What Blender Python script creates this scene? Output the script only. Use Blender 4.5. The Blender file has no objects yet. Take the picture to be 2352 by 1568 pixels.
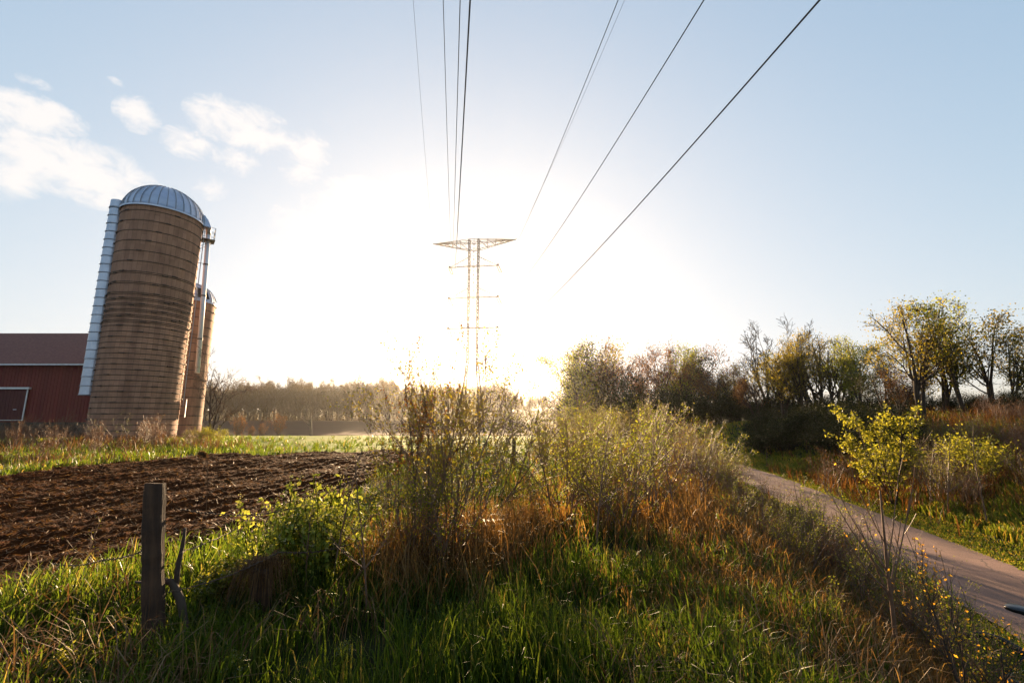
import bpy, math, random
import numpy as np
from mathutils import Vector, Matrix, Euler

R = math.radians
S = bpy.context.scene
C = S.collection

# ------------------------------------------------------------------ camera
CAM_Z = 1.6
PITCH = R(9.75)
cam_data = bpy.data.cameras.new('camera')
cam_data.lens = 15.5
cam_data.sensor_width = 36.0
cam_data.clip_start = 0.05
cam_data.clip_end = 20000
cam = bpy.data.objects.new('camera', cam_data)
C.objects.link(cam)
cam.location = (0, 0, CAM_Z)
cam.rotation_euler = (math.pi / 2 + PITCH, 0, 0)
S.camera = cam

# ------------------------------------------------------------------ exposure
S.view_settings.view_transform = 'Standard'
S.view_settings.look = 'None'
S.view_settings.gamma = 1.0
S.view_settings.use_curve_mapping = False
S.view_settings.exposure = 2.25

# ------------------------------------------------------------------ sun and sky
SUN_EL, SUN_AZ = R(11.2), R(-4.9)          # azimuth from +Y towards +X
SUN_STRENGTH, SKY_STRENGTH = 5.0, 0.07
sd = Vector((math.sin(SUN_AZ) * math.cos(SUN_EL), math.cos(SUN_AZ) * math.cos(SUN_EL), math.sin(SUN_EL)))
sl = bpy.data.lights.new('sun', 'SUN')
sl.energy = SUN_STRENGTH
sl.angle = R(0.5)
sl.color = (1.0, 0.70, 0.40)
sun = bpy.data.objects.new('sun', sl)
C.objects.link(sun)
sun.rotation_euler = sd.to_track_quat('Z', 'Y').to_euler()

W = bpy.data.worlds.new("World")
S.world = W
W.use_nodes = True
nt = W.node_tree
for n in list(nt.nodes): nt.nodes.remove(n)
def wn(t, **kw):
    n = nt.nodes.new(t)
    for k, v in kw.items(): setattr(n, k, v)
    return n
def wm(op, a, b=None, c=None, clamp=False):
    n = wn('ShaderNodeMath', operation=op, use_clamp=clamp)
    for i, v in enumerate((a, b, c)):
        if v is None: continue
        if isinstance(v, (int, float)): n.inputs[i].default_value = v
        else: nt.links.new(v, n.inputs[i])
    return n.outputs[0]
sky = wn('ShaderNodeTexSky', sky_type='NISHITA', sun_disc=False, sun_elevation=SUN_EL,
         sun_rotation=SUN_AZ, altitude=100, air_density=1.0, dust_density=2.2, ozone_density=3.0)
tc = wn('ShaderNodeTexCoord')
sep = wn('ShaderNodeSeparateXYZ'); nt.links.new(tc.outputs['Generated'], sep.inputs[0])
az = wm('ARCTAN2', sep.outputs[0], sep.outputs[1])
el = wm('ARCSINE', sep.outputs[2])
# cloud banks: (azimuth deg, elevation deg, half width, half height, amount)
BANKS = [(-50.6, 25.6, 3.8, 1.6, 1.0), (-43.4, 28.7, 1.8, 1.5, 0.95), (-47.2, 22.4, 6.3, 2.8, 1.0), (-51.1, 20.3, 2.2, 2.1, 0.9), (-39.0, 27.6, 2.3, 1.4, 0.8), (-34.0, 30.8, 5.2, 2.3, 0.95), (-34.4, 27.3, 2.5, 1.5, 0.7), (-27.3, 30.2, 2.9, 2.0, 0.8), (-27.5, 28.0, 2.4, 1.8, 0.6), (-36.6, 24.0, 2.0, 1.3, 0.5), (-20.2, 26.3, 5.1, 2.2, 1.05), (-13.5, 28.3, 3.5, 1.5, 0.9), (-21.5, 22.3, 7.8, 3.5, 1.0), (-16.0, 20.9, 8.2, 3.1, 0.95), (-27.5, 21.9, 1.9, 2.4, 0.6), (-10.5, 25.3, 2.3, 0.8, 0.6), (4.4, 20.5, 7.6, 3.3, 0.95), (0.2, 22.2, 5.9, 1.6, 0.8), (-1.6, 25.5, 3.0, 0.7, 0.5), (-50.7, 28.1, 1.3, 0.5, 0.45), (-29.2, 20.3, 1.4, 0.6, 0.5), (-45.3, 30.7, 0.9, 0.4, 0.4)]
mask = None
for a, e, ra, re, amt in BANKS:
    u = wm('MULTIPLY', wm('SUBTRACT', az, R(a)), 1 / R(ra * 1.3))
    v = wm('MULTIPLY', wm('SUBTRACT', el, R(e)), 1 / R(re * 1.3))
    d = wm('ADD', wm('MULTIPLY', u, u), wm('MULTIPLY', v, v))
    m = wm('MULTIPLY', wm('SUBTRACT', 1.0, d, clamp=True), amt)
    mask = m if mask is None else wm('MAXIMUM', mask, m)
cv = wn('ShaderNodeCombineXYZ')
nt.links.new(wm('MULTIPLY', az, 17.0), cv.inputs[0]); nt.links.new(wm('MULTIPLY', el, 27.0), cv.inputs[1])
nz = wn('ShaderNodeTexNoise'); nz.inputs['Scale'].default_value = 1.1; nz.inputs['Detail'].default_value = 9
nz.inputs['Roughness'].default_value = .66; nz.inputs['Distortion'].default_value = .5
nt.links.new(cv.outputs[0], nz.inputs['Vector'])
c0 = wm('MULTIPLY', wm('ADD', nz.outputs['Fac'], wm('MULTIPLY', mask, 0.42)), wm('MULTIPLY', mask, 5.0, clamp=True))
mr = wn('ShaderNodeMapRange', interpolation_type='SMOOTHSTEP')
nt.links.new(c0, mr.inputs['Value'])
mr.inputs['From Min'].default_value = .56; mr.inputs['From Max'].default_value = .93
mr.inputs['To Max'].default_value = .85
mixc = wn('ShaderNodeMixRGB'); nt.links.new(mr.outputs[0], mixc.inputs['Fac'])
CLOUD = (3.3, 2.95, 2.75, 1)
sc = wn('ShaderNodeMixRGB', blend_type='MULTIPLY'); sc.inputs['Fac'].default_value = 1
nt.links.new(sky.outputs[0], sc.inputs[1]); sc.inputs[2].default_value = (1.0, 1.03, 1.12, 1)
def vm(op, a, b):
    n = wn('ShaderNodeVectorMath', operation=op)
    for i, v in enumerate((a, b)):
        if isinstance(v, tuple): n.inputs[i].default_value = v
        else: nt.links.new(v, n.inputs[i])
    return n.outputs[0]
den = vm('MULTIPLY_ADD', sc.outputs[0], (.70, .70, .70)); den.node.inputs[2].default_value = (1, 1, 1)
soft = vm('MULTIPLY', vm('DIVIDE', sc.outputs[0], den), (2.38, 2.38, 2.38))
nt.links.new(soft, mixc.inputs[1])
cl = vm('MULTIPLY_ADD', soft, (.05, .05, .05)); cl.node.inputs[2].default_value = (3.1, 2.92, 2.78)
nt.links.new(cl, mixc.inputs[2])
bg = wn('ShaderNodeBackground'); bg.inputs['Strength'].default_value = SKY_STRENGTH
nt.links.new(mixc.outputs[0], bg.inputs['Color'])
wo = wn('ShaderNodeOutputWorld'); nt.links.new(bg.outputs[0], wo.inputs['Surface'])

# ------------------------------------------------------------------ helpers
def obj(name, me, mat=None, parent=None, loc=None):
    o = bpy.data.objects.new(name, me)
    C.objects.link(o)
    if mat is not None:
        mats = mat if isinstance(mat, (list, tuple)) else [mat]
        if len(me.materials) == 0:
            for m in mats: me.materials.append(m)
    if parent is not None: o.parent = parent
    if loc is not None: o.location = loc
    return o
def tag(o, label=None, cat=None, group=None, kind=None):
    if label: o['label'] = label
    if cat: o['category'] = cat
    if group: o['group'] = group
    if kind: o['kind'] = kind
    return o
def thing(name, label, cat, loc=(0, 0, 0), rz=0, group=None):
    o = bpy.data.objects.new(name, None); C.objects.link(o)
    o.location = loc; o.rotation_euler = (0, 0, rz); o.empty_display_size = .2
    return tag(o, label, cat, group)
KIDS = {}
def dup(root, loc, rz=0, s=1.0, label=None, group=None, sz=None, tilt=0, cat=None, name=None):
    r = root.copy(); C.objects.link(r)
    if name: r.name = name
    r.location = loc; r.rotation_euler = (tilt, 0, rz)
    r.scale = (s, s, sz if sz else s)
    if label: r['label'] = label
    if group: r['group'] = group
    if cat: r['category'] = cat
    for ch in KIDS[root.name]:
        c = ch.copy(); C.objects.link(c); c.parent = r
    KIDS[r.name] = [k for k in r.children]
    return r

class MB:
    """collects polygons; build() makes ONE mesh object"""
    def __init__(self): self.v = []; self.f = []; self.n = 0; self.mi = []
    def add(self, v, f, mi=0):
        v = np.asarray(v, float).reshape(-1, 3)
        self.v.append(v)
        for q in f:
            self.f.append([i + self.n for i in q]); self.mi.append(mi)
        self.n += len(v)
    def box(self, c, s, rot=None, mi=0):
        x, y, z = [k / 2 for k in s]
        v = np.array([(-x, -y, -z), (x, -y, -z), (x, y, -z), (-x, y, -z), (-x, -y, z), (x, -y, z), (x, y, z), (-x, y, z)])
        if rot is not None: v = v @ np.array(rot.to_matrix() if not isinstance(rot, Matrix) else rot).T
        self.add(v + np.array(c), [(0, 3, 2, 1), (4, 5, 6, 7), (0, 1, 5, 4), (1, 2, 6, 5), (2, 3, 7, 6), (3, 0, 4, 7)], mi)
    def tube(self, pts, r, k=8, cap=True, mi=0):
        pts = np.array(pts, float); n = len(pts)
        r = np.full(n, r) if np.isscalar(r) else np.array(r)
        t = np.gradient(pts, axis=0); t /= np.linalg.norm(t, axis=1)[:, None] + 1e-9
        ref = np.array((0, 0, 1.)) if abs(t[:, 2]).mean() < .8 else np.array((1., 0, 0))
        u = np.cross(t, ref); u /= np.linalg.norm(u, axis=1)[:, None] + 1e-9
        w = np.cross(t, u)
        a = np.arange(k) * 2 * math.pi / k
        v = pts[:, None] + r[:, None, None] * (np.cos(a)[None, :, None] * u[:, None] + np.sin(a)[None, :, None] * w[:, None])
        f = []
        for i in range(n - 1):
            for j in range(k):
                j2 = (j + 1) % k
                f.append((i * k + j, i * k + j2, (i + 1) * k + j2, (i + 1) * k + j))
        if cap: f.append(tuple(range(k))[::-1]); f.append(tuple((n - 1) * k + j for j in range(k)))
        self.add(v.reshape(-1, 3), f, mi)
    def lathe(self, prof, k=48, c=(0, 0, 0), a0=0, a1=2 * math.pi, mi=0):
        full = abs(a1 - a0 - 2 * math.pi) < 1e-6
        m = k if full else k + 1
        a = a0 + (a1 - a0) * np.arange(m) / k
        v = []
        for r, z in prof:
            v.append(np.stack([r * np.cos(a), r * np.sin(a), np.full(m, z)], 1))
        v = np.concatenate(v) + np.array(c)
        f = []
        for i in range(len(prof) - 1):
            for j in range(k):
                j2 = (j + 1) % m
                f.append((i * m + j, i * m + j2, (i + 1) * m + j2, (i + 1) * m + j))
        self.add(v, f, mi)
    def build(self, name, mat, parent=None, loc=None, smooth=False):
        me = bpy.data.meshes.new(name)
        me.from_pydata(np.concatenate(self.v).tolist(), [], self.f)
        me.update()
        if smooth: me.polygons.foreach_set('use_smooth', [True] * len(me.polygons))
        o = obj(name, me, mat, parent, loc)
        if isinstance(mat, (list, tuple)): me.polygons.foreach_set('material_index', self.mi)
        return o

def np_mesh(name, v, groups, smooth=False):
    """v (N,3); groups: list of (F,k) index arrays"""
    me = bpy.data.meshes.new(name)
    v = np.ascontiguousarray(v, dtype=np.float32)
    me.vertices.add(len(v)); me.vertices.foreach_set('co', v.ravel())
    loops = np.concatenate([g.ravel() for g in groups]).astype(np.int32)
    tot = np.concatenate([np.full(len(g), g.shape[1]) for g in groups]).astype(np.int32)
    st = np.concatenate([[0], np.cumsum(tot)[:-1]]).astype(np.int32)
    me.loops.add(len(loops)); me.loops.foreach_set('vertex_index', loops)
    me.polygons.add(len(tot)); me.polygons.foreach_set('loop_start', st)
    me.polygons.foreach_set('loop_total', tot)
    if smooth: me.polygons.foreach_set('use_smooth', np.ones(len(tot), dtype=bool))
    me.update(calc_edges=True); me.validate()
    return me

def sstep(a, b, x):
    t = np.clip((x - a) / (b - a), 0, 1)
    return t * t * (3 - 2 * t)
_tab = np.random.RandomState(5).rand(256, 256)
def vnoise(x, y):
    x = np.asarray(x, float); y = np.asarray(y, float)
    xi = np.floor(x).astype(int); yi = np.floor(y).astype(int)
    fx = x - xi; fy = y - yi
    fx = fx * fx * (3 - 2 * fx); fy = fy * fy * (3 - 2 * fy)
    g = lambda a, b: _tab[a & 255, b & 255]
    return ((g(xi, yi) * (1 - fx) + g(xi + 1, yi) * fx) * (1 - fy) + (g(xi, yi + 1) * (1 - fx) + g(xi + 1, yi + 1) * fx) * fy)
def fbm(x, y, o=4):
    s = 0; a = 1; t = 0
    for k in range(o):
        s = s + a * vnoise(x * 2 ** k + 17.3 * k, y * 2 ** k + 9.1 * k); t += a; a *= .5
    return s / t - .5

# ------------------------------------------------------------------ terrain
PY = np.array([-60, -10, 0, 3, 5, 8.5, 13, 16.3, 22.6, 34, 60, 90, 140, 400])
PX = np.array([0, 5.2, 6.1, 6.7, 7.4, 8.45, 9.7, 10.5, 12.1, 14.0, 14.5, 12.0, 8, 0])
def path_x(y): return np.interp(y, PY, PX)
def height(x, y):
    x = np.asarray(x, float); y = np.asarray(y, float)
    rc = x - path_x(y)
    rough = .16 * fbm(x / 2.2, y / 2.2, 4) * (1 - sstep(-2.2, -1.5, rc) * (1 - sstep(1.6, 3, rc)))
    z = rough
    z = z - 1.3 * sstep(-5.2, -1.5, rc)
    z = z + (2.9 + .5 * fbm(x / 9, y / 9, 3)) * sstep(1.5, 12, rc) * (1 - .6 * sstep(50, 120, y))
    z = z - 2.6 * sstep(30, 92, y) + 2.5 * sstep(92, 185, y) + 7 * sstep(200, 330, y)
    return z
CP, SP = math.cos(PITCH), math.sin(PITCH)
def X_at(px, y, z=0.0): return (px - 1176) / 1013 * (y * CP + (z - CAM_Z) * SP)
def spot(px, y):
    z = 0.
    for _ in range(6):
        x = X_at(px, y, z); z = float(height(x, y))
    return Vector((x, y, z))
def flat(px, py, z=0.0):
    a = math.atan((py - 784) / 1013) - PITCH
    y = (CAM_Z - z) / math.tan(a)
    return (X_at(px, y, z), y)

# ------------------------------------------------------------------ materials
def mat(name, build):
    m = bpy.data.materials.new(name); m.use_nodes = True
    t = m.node_tree
    for n in list(t.nodes): t.nodes.remove(n)
    out = t.nodes.new('ShaderNodeOutputMaterial')
    sh = build(t)
    t.links.new(sh, out.inputs['Surface'])
    return m
def N(t, typ, **kw):
    n = t.nodes.new(typ)
    for k, v in kw.items():
        if k.startswith('i_'): n.inputs[k[2:].replace('_', ' ')].default_value = v
        else: setattr(n, k, v)
    return n
def ramp(t, fac, stops):
    r = N(t, 'ShaderNodeValToRGB'); e = r.color_ramp.elements
    while len(e) > 1: e.remove(e[-1])
    e[0].position = stops[0][0]; e[0].color = (*stops[0][1], 1)
    for p, c in stops[1:]:
        q = e.new(p); q.color = (*c, 1)
    t.links.new(fac, r.inputs[0]); return r.outputs[0]
def foliage(name, stops, transl=.5, rough=.5, boost=1.3, k=.55):
    stops = [(p_, tuple(c_ * k for c_ in col_)) for p_, col_ in stops]
    def b(t):
        g = N(t, 'ShaderNodeNewGeometry')
        col = ramp(t, g.outputs['Random Per Island'], stops)
        p = N(t, 'ShaderNodeBsdfPrincipled', i_Roughness=rough)
        p.inputs['Specular IOR Level'].default_value = .15
        t.links.new(col, p.inputs['Base Color'])
        tr = N(t, 'ShaderNodeBsdfTranslucent')
        mul = N(t, 'ShaderNodeMixRGB', blend_type='MULTIPLY'); mul.inputs[0].default_value = 1
        mul.inputs[2].default_value = (boost * 1.5, boost * 1.3, boost * .6, 1)
        t.links.new(col, mul.inputs[1]); t.links.new(mul.outputs[0], tr.inputs['Color'])
        mx = N(t, 'ShaderNodeMixShader'); mx.inputs[0].default_value = transl
        t.links.new(p.outputs[0], mx.inputs[1]); t.links.new(tr.outputs[0], mx.inputs[2])
        return mx.outputs[0]
    return mat(name, b)
def surface(name, stops, scale=3, rough=.8, bump=.3, detail=6, metal=0, coord='Object', stretch=(1, 1, 1), bdist=.02):
    def b(t):
        c = N(t, 'ShaderNodeTexCoord'); mp = N(t, 'ShaderNodeMapping'); mp.inputs['Scale'].default_value = stretch
        t.links.new(c.outputs[coord], mp.inputs[0])
        n = N(t, 'ShaderNodeTexNoise', i_Scale=scale, i_Detail=detail, i_Roughness=.62)
        t.links.new(mp.outputs[0], n.inputs['Vector'])
        col = ramp(t, n.outputs['Fac'], stops)
        p = N(t, 'ShaderNodeBsdfPrincipled', i_Roughness=rough, i_Metallic=metal)
        if name in ('ground_soil', 'ploughed_soil', 'far_ploughed_soil', 'young_crop'): p.inputs['Specular IOR Level'].default_value = .04
        t.links.new(col, p.inputs['Base Color'])
        bu = N(t, 'ShaderNodeBump', i_Strength=bump, i_Distance=bdist)
        t.links.new(n.outputs['Fac'], bu.inputs['Height']); t.links.new(bu.outputs[0], p.inputs['Normal'])
        return p.outputs[0]
    return mat(name, b)

M = {}
M['ground'] = surface('ground_soil', [(.3, (.014, .012, .005)), (.5, (.022, .025, .008)), (.7, (.035, .032, .012))], 2.5, .95, .8, bdist=.05)
M['soil'] = surface('ploughed_soil', [(.3, (.024, .008, .003)), (.5, (.052, .017, .005)), (.72, (.12, .040, .012))], 9, .95, 1.0, 10, bdist=.05)
M['far_soil'] = surface('far_ploughed_soil', [(.3, (.045, .024, .017)), (.7, (.075, .042, .028))], .35, .95, .4, stretch=(.3, 4, 1), bdist=.2)
M['far_green'] = surface('young_crop', [(.3, (.075, .125, .006)), (.55, (.12, .165, .008)), (.75, (.15, .155, .012))], .22, .9, .5, stretch=(.25, 1, 1), bdist=.05)
def asphalt(t):
    c = N(t, 'ShaderNodeTexCoord')
    n = N(t, 'ShaderNodeTexNoise', i_Scale=75, i_Detail=3); t.links.new(c.outputs['Object'], n.inputs['Vector'])
    n2 = N(t, 'ShaderNodeTexNoise', i_Scale=.8, i_Detail=5); t.links.new(c.outputs['Object'], n2.inputs['Vector'])
    a = N(t, 'ShaderNodeMath', operation='MULTIPLY_ADD'); a.inputs[1].default_value = .4
    t.links.new(n2.outputs['Fac'], a.inputs[0]); 
    h = N(t, 'ShaderNodeMath', operation='MULTIPLY'); h.inputs[1].default_value = .6
    t.links.new(n.outputs['Fac'], h.inputs[0]); t.links.new(h.outputs[0], a.inputs[2])
    col = ramp(t, a.outputs[0], [(.3, (.065, .032, .022)), (.5, (.155, .078, .054)), (.68, (.30, .165, .12))])
    nd = N(t, 'ShaderNodeTexNoise', i_Scale=2.5, i_Detail=5); t.links.new(c.outputs['Object'], nd.inputs['Vector'])
    va = N(t, 'ShaderNodeVectorMath', operation='MULTIPLY_ADD'); va.inputs[1].default_value = (.5, .5, .5)
    t.links.new(nd.outputs['Color'], va.inputs[0]); t.links.new(c.outputs['Object'], va.inputs[2])
    vo = N(t, 'ShaderNodeTexVoronoi', feature='DISTANCE_TO_EDGE', i_Scale=.42); t.links.new(va.outputs[0], vo.inputs['Vector'])
    cr = N(t, 'ShaderNodeMapRange'); cr.inputs['From Min'].default_value = .002; cr.inputs['From Max'].default_value = .008; cr.inputs['To Min'].default_value = .35
    t.links.new(vo.outputs['Distance'], cr.inputs['Value'])
    mu = N(t, 'ShaderNodeMixRGB', blend_type='MULTIPLY'); mu.inputs[0].default_value = 1; t.links.new(col, mu.inputs[1]); t.links.new(cr.outputs[0], mu.inputs[2])
    p = N(t, 'ShaderNodeBsdfPrincipled', i_Roughness=.85)
    t.links.new(mu.outputs[0], p.inputs['Base Color'])
    bu = N(t, 'ShaderNodeBump', i_Strength=.6, i_Distance=.01); t.links.new(n.outputs['Fac'], bu.inputs['Height'])
    t.links.new(bu.outputs[0], p.inputs['Normal'])
    return p.outputs[0]
M['path'] = mat('path_asphalt', asphalt)
M['bark'] = surface('bark', [(.3, (.035, .018, .010)), (.7, (.085, .048, .028))], 6, .9, .8, stretch=(1, 1, .25), bdist=.01)
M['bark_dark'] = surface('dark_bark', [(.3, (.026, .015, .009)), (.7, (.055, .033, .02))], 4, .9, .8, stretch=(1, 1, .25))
M['twig'] = surface('twig', [(.3, (.09, .045, .028)), (.7, (.20, .105, .06))], 14, .6, .3, bdist=.003)
M['far_bark'] = surface('far_bark', [(.3, (.07, .05, .036)), (.7, (.12, .088, .06))], 1, .9, .3)
M['grass'] = foliage('grass_blade', [(0, (.045, .085, .012)), (.45, (.075, .13, .018)), (.8, (.11, .16, .025)), (.93, (.17, .18, .05)), (1, (.3, .24, .1))], .55, .4, 2.9, .35)
M['dry'] = foliage('dry_grass', [(0, (.20, .10, .035)), (.5, (.32, .17, .065)), (1, (.46, .30, .14))], .45, .5, 1.3)
M['bank_grass'] = foliage('bank_grass', [(0, (.05, .08, .012)), (.6, (.10, .13, .018)), (.85, (.16, .14, .03)), (1, (.28, .18, .06))], .55, .5, 2.2, .75)
M['leaf'] = foliage('leaf_green', [(0, (.05, .075, .010)), (.5, (.095, .12, .014)), (1, (.17, .17, .022))], .6, .5, 2.0, .8)
M['leaf_yellow'] = foliage('leaf_yellow_green', [(0, (.12, .15, .02)), (.5, (.20, .21, .03)), (1, (.28, .28, .06))], .55, .5, 1.7, .62)
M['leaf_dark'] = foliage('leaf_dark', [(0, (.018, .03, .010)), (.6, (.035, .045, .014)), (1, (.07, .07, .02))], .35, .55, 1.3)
M['leaf_gold'] = foliage('leaf_gold', [(0, (.07, .085, .014)), (.5, (.15, .13, .02)), (1, (.21, .17, .03))], .6, .5, 1.8, .65)
M['leaf_orange'] = foliage('leaf_orange', [(0, (.20, .13, .02)), (.5, (.36, .19, .025)), (1, (.45, .30, .05))], .55, .5, 1.6, .9)
M['far_leaf'] = foliage('far_leaf', [(0, (.07, .055, .035)), (.6, (.12, .09, .055)), (1, (.16, .12, .07))], .4, .6, 1.1)
M['brown_leaf'] = foliage('withered_leaf', [(0, (.13, .055, .02)), (.5, (.22, .10, .035)), (1, (.30, .16, .06))], .4, .6, 1.3)
M['leaf_pale'] = foliage('pale_green_leaf', [(0, (.14, .19, .03)), (.6, (.24, .29, .06)), (1, (.36, .38, .12))], .55, .5, 1.6, .8)
M['petal'] = foliage('petal', [(0, (.55, .55, .35)), (1, (.75, .72, .5))], .45, .5, 1.0)
M['stalk'] = foliage('dead_stalk', [(0, (.16, .08, .035)), (.6, (.28, .15, .07)), (1, (.40, .25, .13))], .2, .6, 1.0)

# ------------------------------------------------------------------ plant machinery
def unit(a): return a / (np.linalg.norm(a, axis=-1, keepdims=True) + 1e-9)
class Sticks:
    def __init__(self): self.v = []; self.f = []; self.n = 0
    def add(self, P, Rr, k=3):
        B, n, _ = P.shape
        t = unit(np.gradient(P, axis=1))
        ref = np.where(np.abs(t[..., 2:3]) > .9, np.array((1., 0, 0)), np.array((0, 0, 1.)))
        u = unit(np.cross(t, ref)); w = np.cross(t, u)
        a = np.arange(k) * 2 * math.pi / k
        v = P[:, :, None] + Rr[:, :, None, None] * (np.cos(a)[:, None] * u[:, :, None] + np.sin(a)[:, None] * w[:, :, None])
        idx = (np.arange(B * n * k).reshape(B, n, k)) + self.n
        j2 = np.roll(np.arange(k), -1)
        q = np.stack([idx[:, :-1, :], idx[:, :-1, j2], idx[:, 1:, j2], idx[:, 1:, :]], -1).reshape(-1, 4)
        self.v.append(v.reshape(-1, 3)); self.f.append(q); self.n += B * n * k
    def mesh(self, name): return np_mesh(name, np.concatenate(self.v), [np.concatenate(self.f)], True)
def wander(rng, s, d, L, n, wob, up):
    P = [s]; d = unit(d); st = (L / (n - 1))[:, None]
    for _ in range(n - 1):
        d = unit(d + wob * rng.normal(size=d.shape) + np.array((0, 0, up)))
        P.append(P[-1] + d * st)
    return np.stack(P, 1)
def sprout(rng, P, Rr, m, t0, t1, ang, lf, lj, rf):
    """m children per branch"""
    B, n, _ = P.shape
    t = rng.uniform(t0, t1, (B, m)) * (n - 1)
    i = np.minimum(t.astype(int), n - 2); fr = (t - i)[..., None]
    b = np.arange(B)[:, None]
    s = P[b, i] * (1 - fr) + P[b, i + 1] * fr
    r = Rr[b, i] * (1 - fr[..., 0]) + Rr[b, i + 1] * fr[..., 0]
    tan = unit(P[b, i + 1] - P[b, i])
    q = unit(rng.normal(size=tan.shape)); q = unit(q - (q * tan).sum(-1, keepdims=True) * tan)
    a = rng.normal(ang, .18, (B, m, 1))
    d = np.cos(a) * tan + np.sin(a) * q
    Lp = np.linalg.norm(P[:, 1:] - P[:, :-1], axis=-1).sum(1)[:, None]
    L = Lp * lf * (1 - .45 * t / (n - 1)) * rng.uniform(1 - lj, 1 + lj, (B, m))
    return s.reshape(-1, 3), d.reshape(-1, 3), L.ravel(), (r * rf).ravel()
def leaves(rng, ctr, size, aspect=.55, droop=0.0):
    n = len(ctr)
    a = unit(rng.normal(size=(n, 3)) + np.array((0, 0, droop)))
    b = unit(np.cross(a, rng.normal(size=(n, 3)))); c = np.cross(a, b)
    s = (size * rng.uniform(.55, 1.3, n))[:, None]
    v = np.stack([ctr, ctr + a * s * .5 + b * s * aspect * .5 + c * s * .08, ctr + a * s, ctr + a * s * .5 - b * s * aspect * .5 + c * s * .08], 1)
    return v.reshape(-1, 3), np.arange(4 * n).reshape(n, 4)
def pts_on(rng, P, n, jit, t0=0.0):
    B, m, _ = P.shape
    b = rng.randint(0, B, n); t = rng.uniform(t0, 1, n) * (m - 1); i = np.minimum(t.astype(int), m - 2); f = (t - i)[:, None]
    return P[b, i] * (1 - f) + P[b, i + 1] * f + rng.normal(size=(n, 3)) * jit
def make_tree(name, seed, H, spec, leafn, leafs, mats, label, cat, group=None, trunks=1, trunk_h=.55, r0=None, lean=.08, jit=.1, leaf_t=0.0,
              wob=.12, up=.05, spread=0.0, sides=6, leaf2=None, extra_levels=(1,)):
    """spec: list of (children, t0, t1, angle, length factor, up) per level"""
    rng = np.random.RandomState(seed)
    r0 = r0 or H * .018
    st = np.zeros((trunks, 3)); 
    if trunks > 1: st[:, :2] = rng.normal(size=(trunks, 2)) * spread * .3
    d = np.concatenate([rng.normal(size=(trunks, 2)) * lean, np.ones((trunks, 1))], 1)
    if spread: d[:, :2] += rng.normal(size=(trunks, 2)) * spread
    L = np.full(trunks, H * trunk_h) * rng.uniform(.8, 1.08, trunks)
    P = wander(rng, st, d, L, 8, wob * .6, up); st[:, 2] = 0
    P[:, 0, 2] -= .15
    Rr = np.maximum(r0 * rng.uniform(.7, 1.1, (trunks, 1)) * np.linspace(1, .30, 8)[None], H * .0010)
    K = Sticks(); K.add(P, Rr, sides)
    lv = [P]
    for li, (m, t0, t1, ang, lf, u) in enumerate(spec):
        s, d, L, r = sprout(rng, P, Rr, m, t0, t1, ang, lf, .35, .6)
        nn = 6 if li < len(spec) - 1 else 4
        P = wander(rng, s, d, L, nn, wob, u); Rr = np.maximum(r[:, None] * np.linspace(1, .35, nn)[None], H * .0010)
        K.add(P, Rr, 4 if li == 0 and sides > 4 else 3); lv.append(P)
    top = np.percentile(lv[-1][:, -1, 2], 96); f = H / top
    me = bpy.data.meshes.new('x')
    KV = np.concatenate(K.v) * np.array((1, 1, 1)) ; KV = KV * f
    root = thing(name, label, cat, group=group)
    kids = [obj('trunk' if cat == 'tree' else 'stems', np_mesh('stems', KV, [np.concatenate(K.f)], True), mats[0], root)]
    if leafn:
        parts = []
        src = [lv[-k] for k in extra_levels]
        for q, Pq in enumerate(src): parts.append(pts_on(rng, Pq, leafn // len(src), jit, leaf_t))
        ctr = np.concatenate(parts) * f
        v, q = leaves(rng, ctr, leafs)
        kids.append(obj('crown' if cat == 'tree' else 'leaves', np_mesh('leaves', v, [q]), mats[1], root))
    KIDS[root.name] = kids
    root['_h'] = H
    return root
def first_or_dup(root, used, *a, **k):
    if root.name not in used:
        used[root.name] = 1
        loc = a[0]; root.location = loc; root.rotation_euler = (k.get('tilt', 0), 0, k.get('rz', 0)); s = k.get('s', 1)
        root.scale = (s, s, k.get('sz') or s)
        for kk in ('label', 'group'):
            if k.get(kk): root[kk] = k[kk]
        if k.get('cat'): root['category'] = k['cat']
        return root
    return dup(root, *a, **k)
USED = {}
def place(root, loc, **k): return first_or_dup(root, USED, loc, **k)

# ================================================================== SETTING
def axis(lo, hi, fine_lo, fine_hi, step, grow=1.12):
    a = list(np.arange(fine_lo, fine_hi + step, step)); d = step
    x = a[-1]
    while x < hi: d *= grow; x += d; a.append(min(x, hi))
    d = step; x = a[0]; b = []
    while x > lo: d *= grow; x -= d; b.append(max(x, lo))
    return np.array(b[::-1] + a)
def sheet(name, xs, ys, zoff, mask=None, fan=False, kind='structure', m=None):
    Xg, Yg = np.meshgrid(xs, ys)
    if fan: Xg = Xg * Yg
    Z = zoff(Xg, Yg)
    v = np.stack([Xg, Yg, Z], -1).reshape(-1, 3)
    ny, nx = Xg.shape
    i = np.arange(ny * nx).reshape(ny, nx)
    q = np.stack([i[:-1, :-1], i[:-1, 1:], i[1:, 1:], i[1:, :-1]], -1).reshape(-1, 4)
    if mask is not None:
        cx = v[q].mean(1); q = q[mask(cx[:, 0], cx[:, 1])]
        u, inv = np.unique(q, return_inverse=True); v = v[u]; q = inv.reshape(-1, 4)
    return tag(obj(name, np_mesh(name, v, [q], True), m), kind=kind)
sheet('ground', axis(-1600, 1600, -16, 26, .25), axis(-200, 2400, -1, 40, .25), lambda x, y: height(x, y), m=M['ground'])

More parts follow.
